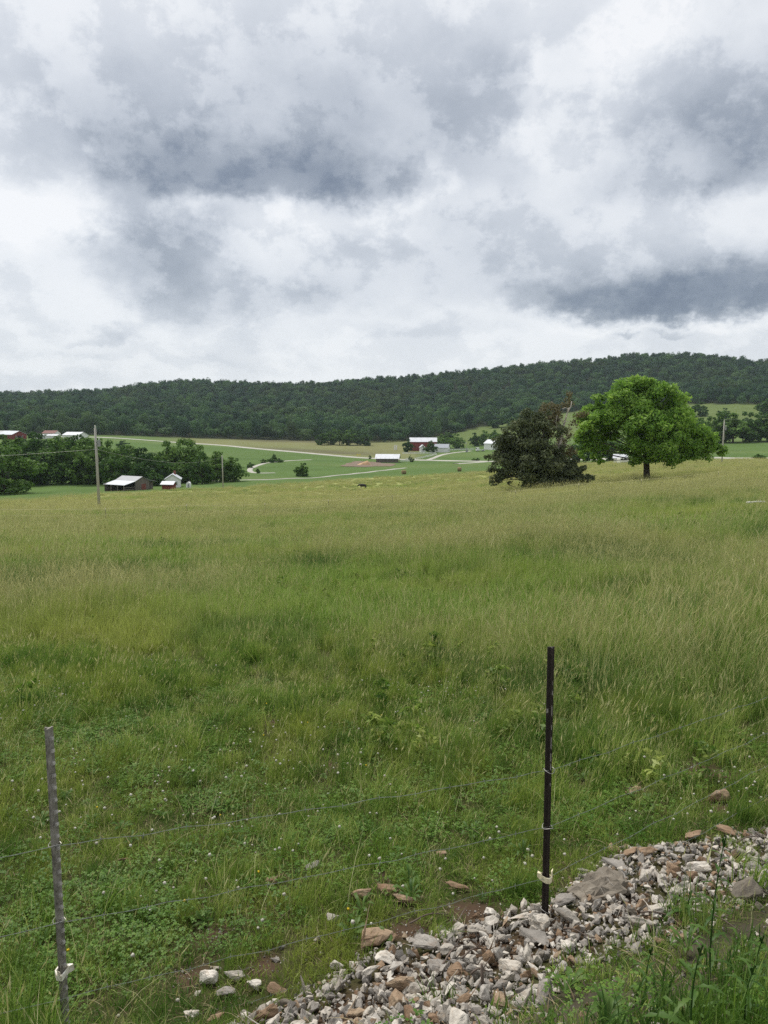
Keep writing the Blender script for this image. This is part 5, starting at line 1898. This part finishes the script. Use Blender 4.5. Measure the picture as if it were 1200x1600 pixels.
rgg = np.random.default_rng(909)
short_k = []
for i in range(6):
    v, q, t, tn, _ = blade_set(rgg, 60, .13, .05, .15, .003, .0062, .55, wind=(.05, .0))
    short_k.append(merge([(v, q, t, tn, 0)], [M_GRASS_SHORT], 'short_tuft'))
for i in range(3):
    v, q, t, tn, _ = blade_set(rgg, 50, .10, .12, .30, .003, .0065, .45, wind=(.12, .02))
    v2, q2, t2, tn2, tips = blade_set(rgg, 3, .08, .25, .42, .002, .003, .25, wind=(.15, .02))
    short_k.append(merge([(v, q, t, tn, 0), (v2, q2, t2, tn2, 0), (*heads(rgg, tips, .07, .004), 1)], [M_GRASS_SHORT, M_SEED], 'short_tuft'))


thatch_k = []
for i in range(4):
    v, q, t, tn, _ = blade_set(rgg, 46, .10, .015, .055, .003, .006, .9, wind=(.05, .0))
    v2, q2, t2, tn2, _ = blade_set(rgg, 10, .10, .01, .04, .002, .004, 1.6, wind=(.05, .0))
    thatch_k.append(merge([(v, q, t, tn, 0), (v2, q2, t2, tn2, 1)], [M_GRASS_SHORT, M_STRAW], 'thatch'))


def clover_patch(rg, n, rad, h, leaf):
    pos = np.stack([rg.uniform(-1, 1, n) * rad, rg.uniform(-1, 1, n) * rad, rg.uniform(.35, 1, n) * h], 1)
    V, Q, A = [], [], []
    for k in range(3):
        a = rg.uniform(0, 6.28, n) * 0 + k * 2.094 + rg.uniform(0, 6.28, n)
        if k:
            a = a0 + k * 2.094
        else:
            a0 = a
        dx = np.stack([np.cos(a), np.sin(a), rg.uniform(-.3, .25, n)], 1)
        sx = np.stack([-np.sin(a), np.cos(a), rg.uniform(-.2, .2, n)], 1)
        s = (leaf * rg.uniform(.7, 1.3, n))[:, None]
        V.append(np.stack([pos, pos + dx * s * .6 - sx * s * .42, pos + dx * s * 1.05, pos + dx * s * .6 + sx * s * .42], 1))
    v = np.concatenate(V).reshape(-1, 3)
    q = np.arange(len(v)).reshape(-1, 4)
    tn = np.repeat(np.clip(.5 + rg.normal(size=len(q)) * .2, 0, 1), 4)
    return v, q, np.zeros((0, 3), int), tn


clover_k = [merge([(*clover_patch(rgg, 60, .14, .075, .0125), 0)], [M_CLOVER], 'clover_patch') for _ in range(4)]


def weed_rosette(rg, n, length, width, rise, mat):
    V, Q, A = [], [], []
    b = 0
    for i in range(n):
        a = i * 2.4 + rg.uniform(-.3, .3)
        L = length * rg.uniform(.6, 1.15)
        W = width * rg.uniform(.7, 1.2)
        up = rise * rg.uniform(.5, 1.4)
        d = np.array([math.cos(a), math.sin(a), 0])
        s = np.array([-math.sin(a), math.cos(a), 0])
        row = []
        for t, wf_, z in ((.05, .15, 0), (.35, .8, up * .7), (.7, 1.0, up), (1.0, .1, up * .75)):
            c = d * L * t + np.array([0, 0, z * L + .01])
            row += [c - s * W * wf_ * .5 + np.array([0, 0, .15 * W * wf_]), c, c + s * W * wf_ * .5 + np.array([0, 0, .15 * W * wf_])]
        V += row
        for r_ in range(3):
            for c_ in range(2):
                Q.append((b + r_ * 3 + c_, b + r_ * 3 + c_ + 1, b + r_ * 3 + c_ + 4, b + r_ * 3 + c_ + 3))
        A += [np.clip(.5 + rg.normal() * .2, 0, 1)] * 12
        b += 12
    return merge([(np.array(V), np.array(Q), np.zeros((0, 3), int), np.array(A), 0)], [mat], 'weed_rosette')


rosette_k = [weed_rosette(rgg, 9, .075, .022, .35, M_LEAF_WEED), weed_rosette(rgg, 7, .05, .028, .5, M_LEAF_WEED), weed_rosette(rgg, 12, .085, .016, .7, M_LEAF_WEED)]


def blossom(rg, mat, r, h):
    """round clover head on a stem"""
    bm = bmesh.new()
    bmesh.ops.create_icosphere(bm, subdivisions=1, radius=r)
    for v in bm.verts:
        v.co *= rg.uniform(.85, 1.2)
        v.co.z = v.co.z * .85 + h
    me = bpy.data.meshes.new('x')
    bm.to_mesh(me)
    bm.free()
    V = np.array([v.co for v in me.vertices])
    F = np.array([p.vertices for p in me.polygons])
    tn = np.clip(.5 + rg.normal(size=len(V)) * .25, 0, 1)
    v2, q2, t2, tn2, _ = blade_set(rg, 2, .002, h * .98, h, .0022, .003, .02, wind=(0, 0))
    return merge([(V, np.zeros((0, 4), int), F, tn, 0), (v2, q2, t2, tn2, 1)], [mat, M_GRASS_SHORT], 'blossom')


white_k = [blossom(rgg, M_PETAL_WHITE, .0115, h) for h in (.15, .19, .125)]
yellow_k = [blossom(rgg, M_PETAL_YELLOW, .008, h) for h in (.10, .13)]

tall_k = [tall_tuft(rgg, .17, 64, .16, .46, .0072, ns, M_GRASS_TALL, hs=(.40, .72)) for ns in (9, 14, 7, 16)] + [tall_tuft(rgg, .17, 70, .14, .40, .0085, ns, M_GRASS_TALL, hs=(.35, .55)) for ns in (0, 1, 2)]
mid_k = [tall_tuft(rgg, .32, 85, .18, .46, .012, ns, M_GRASS_TALL, wscale=1.5, hs=(.42, .7)) for ns in (10, 3, 15, 1)] + [tall_tuft(rgg, .32, 85, .18, .46, .012, ns, M_GRASS_HAY, wscale=1.5, hs=(.42, .7)) for ns in (14, 20, 8)]
far_k = [tall_tuft(rgg, .9, 150, .25, .55, .035, ns, M_GRASS_HAY, wscale=3.0) for ns in (30, 45, 20)] + [tall_tuft(rgg, .9, 150, .22, .5, .035, 14, M_GRASS_TALL, wscale=3.0)]


def field_points(d0, d1, dens, rg, ulim=.74):
    area = ulim * (d1 * d1 - d0 * d0)
    n = int(area * dens)
    y = np.sqrt(rg.uniform(d0 * d0, d1 * d1, n))
    x = rg.uniform(-ulim, ulim, n) * y
    return x, y


def rots(rg, n, tilt=.12):
    return np.stack([rg.normal(size=n) * tilt, rg.normal(size=n) * tilt, rg.uniform(-1.1, 1.1, n)], 1)


def poly_mask(x, y, grow=0.0):
    return np.array([in_poly(a, b) and edge_dist(a, b) > grow or False for a, b in zip(x, y)])


# bare soil spots among the turf
BARE = [(P(u, v), r_) for u, v, r_ in BARE_PX]


def bare_mask(x, y, stones=True):
    m = np.zeros(len(x), bool)
    for p, r_ in BARE:
        m |= np.hypot(x - p.x, (y - p.y) * .8) < r_
    for cx_, cy_, r_ in (CLEAR if stones else []):
        m |= np.hypot(x - cx_, y - cy_ + r_ * .5) < r_ * 1.15
    return m


def shoulder(x, y):
    """1 on the road side of the rock band"""
    return y < np.interp(x, [-3, -1.2, -.4, .3, .8, 1.5, 2.6, 4], [1.5, 2.2, 2.55, 2.75, 2.98, 3.35, 4.1, 5])


tall_start = lambda x, y: np.interp(x / np.maximum(y, .1), [-.6, -.2, .1, .3, .6], [10.0, 9.2, 7.2, 6.2, 5.4]) + (vnoise(x, y, 1.1, 2) - .5) * 2.4

# short turf near the fence
x, y = field_points(1.2, 12.5, 95, rgg, .72)
ts = tall_start(x, y)
sh = shoulder(x, y)
inside = poly_mask(x, y, .03) & (rgg.random(len(x)) > .07)
keep = ~inside & (rgg.random(len(x)) < np.where(sh, .9 * np.clip(vnoise(x, y, 4.0, 5) * 2.0 - .35, .10, 1), np.clip(1.25 - (y - ts) * .35, .05, 1) * (.5 + .6 * vnoise(x, y, 2.6, 8)))) & ~bare_mask(x, y)
x, y = x[keep], y[keep]
n = len(x)
s = rgg.uniform(.45, 1.1, n) * (.50 + .60 * vnoise(x, y, 1.9, 3)) * (1 + .45 * smooth01(-3.5, 0, y - tall_start(x, y))) * np.where(shoulder(x, y), .62, 1.0)
kd = np.where(rgg.random(n) < .16 + .3 * (y > 6), rgg.integers(6, 9, n), rgg.integers(0, 6, n))
kd = np.where(shoulder(x, y), rgg.integers(0, 6, n), kd)
scatter('turf_grass', np.column_stack([x, y, terrain(x, y)]), rots(rgg, n, .18), np.stack([s, s, s], 1), kd, short_k, label='short green grass behind the fence')
# low thatch that covers the soil between the tufts
x, y = field_points(1.2, 9.5, 170, rgg, .72)
sh = shoulder(x, y)
keep = ~poly_mask(x, y, .07) & (rgg.random(len(x)) < np.where(sh, .50 * np.clip(vnoise(x, y, 5.0, 15) * 1.8 - .2, .12, 1), .9)) & ~bare_mask(x, y, False) & (y < tall_start(x, y) + 1.5)
x, y = x[keep], y[keep]
n = len(x)
s = rgg.uniform(.7, 1.3, n)
scatter('turf_grass', np.column_stack([x, y, terrain(x, y)]), rots(rgg, n, .15), np.stack([s, s, s], 1), rgg.integers(0, len(thatch_k), n), thatch_k, label='low thatch of grass and moss covering the soil')
# clover carpet
x, y = field_points(1.6, 10.5, 60, rgg, .72)
keep = ~poly_mask(x, y, .0) & (rgg.random(len(x)) < np.clip(.75 * (vnoise(x, y, 1.5, 11) - .15) * np.where(shoulder(x, y), .22, 1), .02, 1)) & (y < tall_start(x, y) + .6) & ~bare_mask(x, y)
x, y = x[keep], y[keep]
n = len(x)
s = rgg.uniform(.7, 1.3, n)
xs_, ys_ = field_points(2.2, 9.5, 16, rgg, .72)
kp = ~poly_mask(xs_, ys_, 0) & (rgg.random(len(xs_)) < np.where(shoulder(xs_, ys_), .35, .9)) & ~bare_mask(xs_, ys_)
xs_, ys_ = xs_[kp], ys_[kp]
stalk_k = []
for i in range(4):
    v, q, t, tn, tips = blade_set(rgg, 5, .12, .10, .30, .0016, .0026, .5, wind=(.12, .02))
    v2, q2, t2, tn2, _ = blade_set(rgg, 8, .12, .03, .10, .002, .004, 1.2, wind=(.05, 0))
    stalk_k.append(merge([(v, q, t, tn, 1), (v2, q2, t2, tn2, 0), (*heads(rgg, tips, .05, .0022), 1)], [M_STRAW, M_SEED], 'stalks'))
scatter('turf_grass', np.column_stack([xs_, ys_, terrain(xs_, ys_)]), rots(rgg, len(xs_), .15), np.ones((len(xs_), 3)) * rgg.uniform(.7, 1.3, (len(xs_), 1)), rgg.integers(0, 4, len(xs_)), stalk_k, label='dry straws and fine seed stalks in the turf')
scatter('clover', np.column_stack([x, y, terrain(x, y)]), rots(rgg, n, .1), np.stack([s, s, s], 1), rgg.integers(0, 4, n), clover_k, label='dark green clover leaves in the turf')
# rosettes
x, y = field_points(1.5, 9, 5.5, rgg, .72)
keep = ~poly_mask(x, y, -.0)
x, y = x[keep], y[keep]
n = len(x)
s = rgg.uniform(.5, 1.2, n)
scatter('weeds', np.column_stack([x, y, terrain(x, y) + .01]), rots(rgg, n, .2), np.stack([s, s, s], 1), rgg.integers(0, 3, n), rosette_k, label='broad leaved weeds in the turf')
# clover blossoms
x, y = field_points(2.4, 11, 34, rgg, .70)
pb = np.clip((vnoise(x, y, 1.3, 21) - .35) * 2.0, .02, 1) * np.clip(1.2 - (y - 5) * .06, .3, 1)
keep = ~poly_mask(x, y, -.0) & ~shoulder(x, y) & (rgg.random(len(x)) < pb) & (y < tall_start(x, y) + .8)
x, y = x[keep], y[keep]
n = len(x)
s = rgg.uniform(.5, 1.05, n)
scatter('clover_blossoms', np.column_stack([x, y, terrain(x, y)]), rots(rgg, n, .2), np.stack([s, s, s], 1), rgg.integers(0, 3, n), white_k, label='white clover blossoms scattered in the turf')
x, y = field_points(2.4, 8, 1.3, rgg, .70)
keep = ~poly_mask(x, y, -.0) & (x < .4) & ~shoulder(x, y)
x, y = x[keep], y[keep]
n = len(x)
scatter('yellow_flowers', np.column_stack([x, y, terrain(x, y)]), rots(rgg, n, .2), np.ones((n, 3)), rgg.integers(0, 2, n), yellow_k, label='tiny yellow flowers in the turf')

# tall grass
x, y = field_points(5, 24, 34, rgg)
ts = tall_start(x, y)
keep = (y > ts) & (rgg.random(len(x)) < np.clip(.25 + (y - ts) * .25, 0, 1)) & (rgg.random(len(x)) < .45 + .6 * vnoise(x, y, .9, 31))
x, y = x[keep], y[keep]
n = len(x)
g = np.clip((y - tall_start(x, y)) / 3.5, 0, 1)
hv = vnoise(x, y, .55, 12)
s = (.5 + .5 * g) * rgg.uniform(.7, 1.3, n) * (.55 + .9 * hv)
sv = np.clip((vnoise(x, y, .38, 50) - .30) * 2.2, .06, 1)
kd = np.where(rgg.random(n) < sv, rgg.integers(0, 4, n), rgg.integers(4, 7, n))
rt = rots(rgg, n, .16)
rt[:, 2] = rgg.uniform(-2.4, 2.4, n)
scatter('meadow_grass', np.column_stack([x, y, terrain(x, y) - .01]), rt, np.stack([s, s, s * rgg.uniform(.9, 1.1, n)], 1), kd, tall_k, label='tall seeding meadow grass beyond the turf')
x, y = field_points(21, 62, 7.0, rgg)
keep = rgg.random(len(x)) < .5 + .5 * vnoise(x, y, .35, 31)
x, y = x[keep], y[keep]
n = len(x)
s = rgg.uniform(.75, 1.3, n) * (.55 + .9 * vnoise(x, y, .30, 12))
hayf = np.clip((y - 20) / 45, 0, .95) * np.clip((vnoise(x, y, .16, 40) - .2) * 2.2, 0, 1.2)
kd = np.where(rgg.random(n) < hayf, rgg.integers(4, 7, n), rgg.integers(0, 4, n))
scatter('meadow_grass', np.column_stack([x, y, terrain(x, y) - .01]), rots(rgg, n, .08), np.stack([s, s, s], 1), kd, mid_k, label='tall grass in the middle of the hayfield')
x, y = field_points(58, 300, .62, rgg)
u = 600 + 1200 * x / y
keep = (y < np.interp(u, HAY_EDGE_U, HAY_EDGE_D)) & (rgg.random(len(x)) < np.interp(y, [58, 110, 300], [1, .6, .35]))
x, y = x[keep], y[keep]
n = len(x)
s = rgg.uniform(.8, 1.25, n) * (.7 + .5 * vnoise(x, y, .11, 12))
kd = np.where(rgg.random(n) < .8 * smooth01(.45, .75, vnoise(x * .5, y, .085, 40)), 3, rgg.integers(0, 3, n))
scatter('hay_grass', np.column_stack([x, y, terrain(x, y) - .01]), rots(rgg, n, .06), np.stack([s, s, s], 1), kd, far_k, label='tawny hay grass on the far part of the field')

forb_k = []
for i in range(4):
    bl = [(rgg.normal() * .06, rgg.normal() * .06, z, .13 - .05 * abs(z - .22) * 3, .13 - .05 * abs(z - .22) * 3, .09) for z in (.10, .20, .30, .40)]
    forb_k.append(crown_from_blobs('forb', bl, 120, .055, M_GRASS_SHORT, rgg, sub=5, aspect=1.6))
x, y = field_points(5.5, 34, 1.5, rgg)
keep = (y > tall_start(x, y) - 1.5) & (rgg.random(len(x)) < np.clip((vnoise(x, y, .45, 77) - .35) * 2.4, .08, 1))
x, y = x[keep], y[keep]
n = len(x)
s = rgg.uniform(.35, .85, n)
scatter('weeds', np.column_stack([x, y, terrain(x, y)]), rots(rgg, n, .15), np.stack([s, s, s], 1), rgg.integers(0, 4, n), forb_k, label='dark leafy weeds standing among the tall grass')

# ------------------------------------------------------------------ single weeds in front


def tall_weed(px, py, h, n_leaf, label, leaf_len=.16, stem_r=.0045, seed=1, lean=.04):
    rg = np.random.default_rng(seed)
    p = P(px, py)
    r = tag(empty('weed', p), label, 'weed')
    pts = [(lean * t * t * h, .02 * math.sin(3 * t), h * t) for t in np.linspace(0, 1, 9)]
    MB().tube(pts, [stem_r * (1 - .6 * t) for t in np.linspace(0, 1, 9)], 6).build('stem', M_LEAF_WEED, r, True)
    for i in range(n_leaf):
        t = (i + .6) / (n_leaf + .6)
        L = leaf_len * (1.15 - t) * rg.uniform(.75, 1.2) + .03
        W = L * rg.uniform(.15, .24)
        a = i * 2.4 + rg.uniform(-.4, .4)
        V, Q = [], []
        rows = 10
        for j in range(rows):
            s = j / (rows - 1)
            w = W * math.sin(math.pi * min(1, s * .9 + .12)) ** .8 * (1.0 if j % 2 else .45)
            z = L * (.55 * s - .75 * s * s)
            V += [(L * s, -w / 2, z + w * .15), (L * s, 0, z), (L * s, w / 2, z + w * .15)]
        for j in range(rows - 1):
            for c in (0, 1):
                Q.append((j * 3 + c, j * 3 + c + 1, j * 3 + c + 4, j * 3 + c + 3))
        me = np_mesh('leaf', np.array(V), np.array(Q), [M_LEAF_WEED], smooth=True, attrs={'tint': ('FLOAT', 'POINT', np.full(len(V), np.clip(.35 + rg.normal() * .15, 0, 1), np.float32))})
        o = link(bpy.data.objects.new('leaf', me), r)
        k = min(8, max(0, t * 8))
        o.location = (lean * t * t * h, .02 * math.sin(3 * t), h * t)
        o.rotation_euler = (0, rg.uniform(-.35, .1), a)
    # budding tip
    for i in range(5):
        a = i * 1.3
        MB().tube([(lean * h, .003, h * .97), (lean * h + .007 * math.cos(a), .007 * math.sin(a), h * 1.0 + .008 * i)], [.0012, .003], 5).build('bud', M_LEAF_WEED, r)
    return r


tall_weed(1108, 1560, 0.60, 24, 'tall thin leafy weed rising through the gravel at the right', .075, .004, 3)
tall_weed(1075, 1445, .15, 12, 'bushy dark leaved weed sprawling over the right gravel', .13, .004, 4)
tall_weed(1180, 1570, 0.24, 16, 'leafy weed at the lower right corner', .09, .004, 5)
tall_weed(1010, 1570, .20, 14, 'slender weed standing in the shoulder grass right of centre', .07, .003, 6)
tall_weed(1165, 1625, 0.22, 12, 'low dark weed at the bottom right corner', .12, .004, 8)
tall_weed(1080, 1640, .30, 9, 'low leafy weed at the bottom edge right of centre', .10, .004, 9)


def grass_clump(px, py, n, rad, h0, h1, w, label, seed, mat=None):
    rg = np.random.default_rng(seed)
    p = P(px, py)
    v, q, t, tn, _ = blade_set(rg, n, rad, h0, h1, w * .6, w, .45, wind=(.1, 0))
    me = merge([(v, q, t, np.clip(tn - .1, 0, 1), 0)], [mat or M_GRASS_SHORT], 'grass_clump')
    o = link(bpy.data.objects.new('grass_clump', me))
    o.location = p
    return tag(o, label, 'grass')


grass_clump(25, 1640, 260, .16, .18, .42, .006, 'feathery bright grass clump at the bottom left corner', 41)
grass_clump(1165, 1640, 260, .16, .08, .20, .007, 'dense dark grass clump in the bottom right corner', 42)
for cu, cv, cn, lab in ((1120, 1610, 170, 'dark low grass clump at the bottom edge under the tall thin weed'), (1185, 1560, 150, 'dark low grass clump at the right edge below the gravel'), (1060, 1590, 130, 'dark low grass clump left of the tall thin weed'),
                        (1150, 1530, 110, 'dark low grass clump right of the tall thin weed'), (1205, 1500, 110, 'dark low grass clump at the right edge by the gravel'), (985, 1640, 120, 'dark low grass clump at the bottom edge right of centre')):
    grass_clump(cu, cv, cn, .15, .05, .15, .010, lab, 60 + cu, M_LEAF_WEED)
grass_clump(815, 1400, 160, .10, .12, .26, .006, 'bright grass clump just left of the dark post', 43)
grass_clump(1200, 1600, 160, .10, .08, .18, .007, 'dark grass clump at the right edge of the shoulder', 44)
grass_clump(1060, 1440, 90, .09, .08, .2, .006, 'small grass clump under the sprawling weed', 45)
grass_clump(690, 1470, 80, .07, .06, .16, .006, 'small dark grass clump at the upper edge of the rock heap', 46)

# ------------------------------------------------------------------ haze
gv = np.empty(len(bpy.data.objects['ground'].data.vertices) * 3, np.float32)
bpy.data.objects['ground'].data.vertices.foreach_get('co', gv)
z_lo, z_hi = float(gv[2::3].min()) - 1.0, float(gv[2::3].max()) + 32.0
hz = MB().box((0, 0, (z_lo + z_hi) / 2), (5200, 5200, z_hi - z_lo)).build('haze', None)
m = bpy.data.materials.new('haze')
m.use_nodes = True
k = NT(m.node_tree)
pv = k.n('ShaderNodeVolumePrincipled', {'Color': (.74, .87, 1.0, 1), 'Density': .00006, 'Anisotropy': .2})
k.n('ShaderNodeOutputMaterial', {'Volume': pv.outputs[0]})
hz.data.materials.append(m)
tag(hz, 'thin summer haze over the valley', kind='stuff')
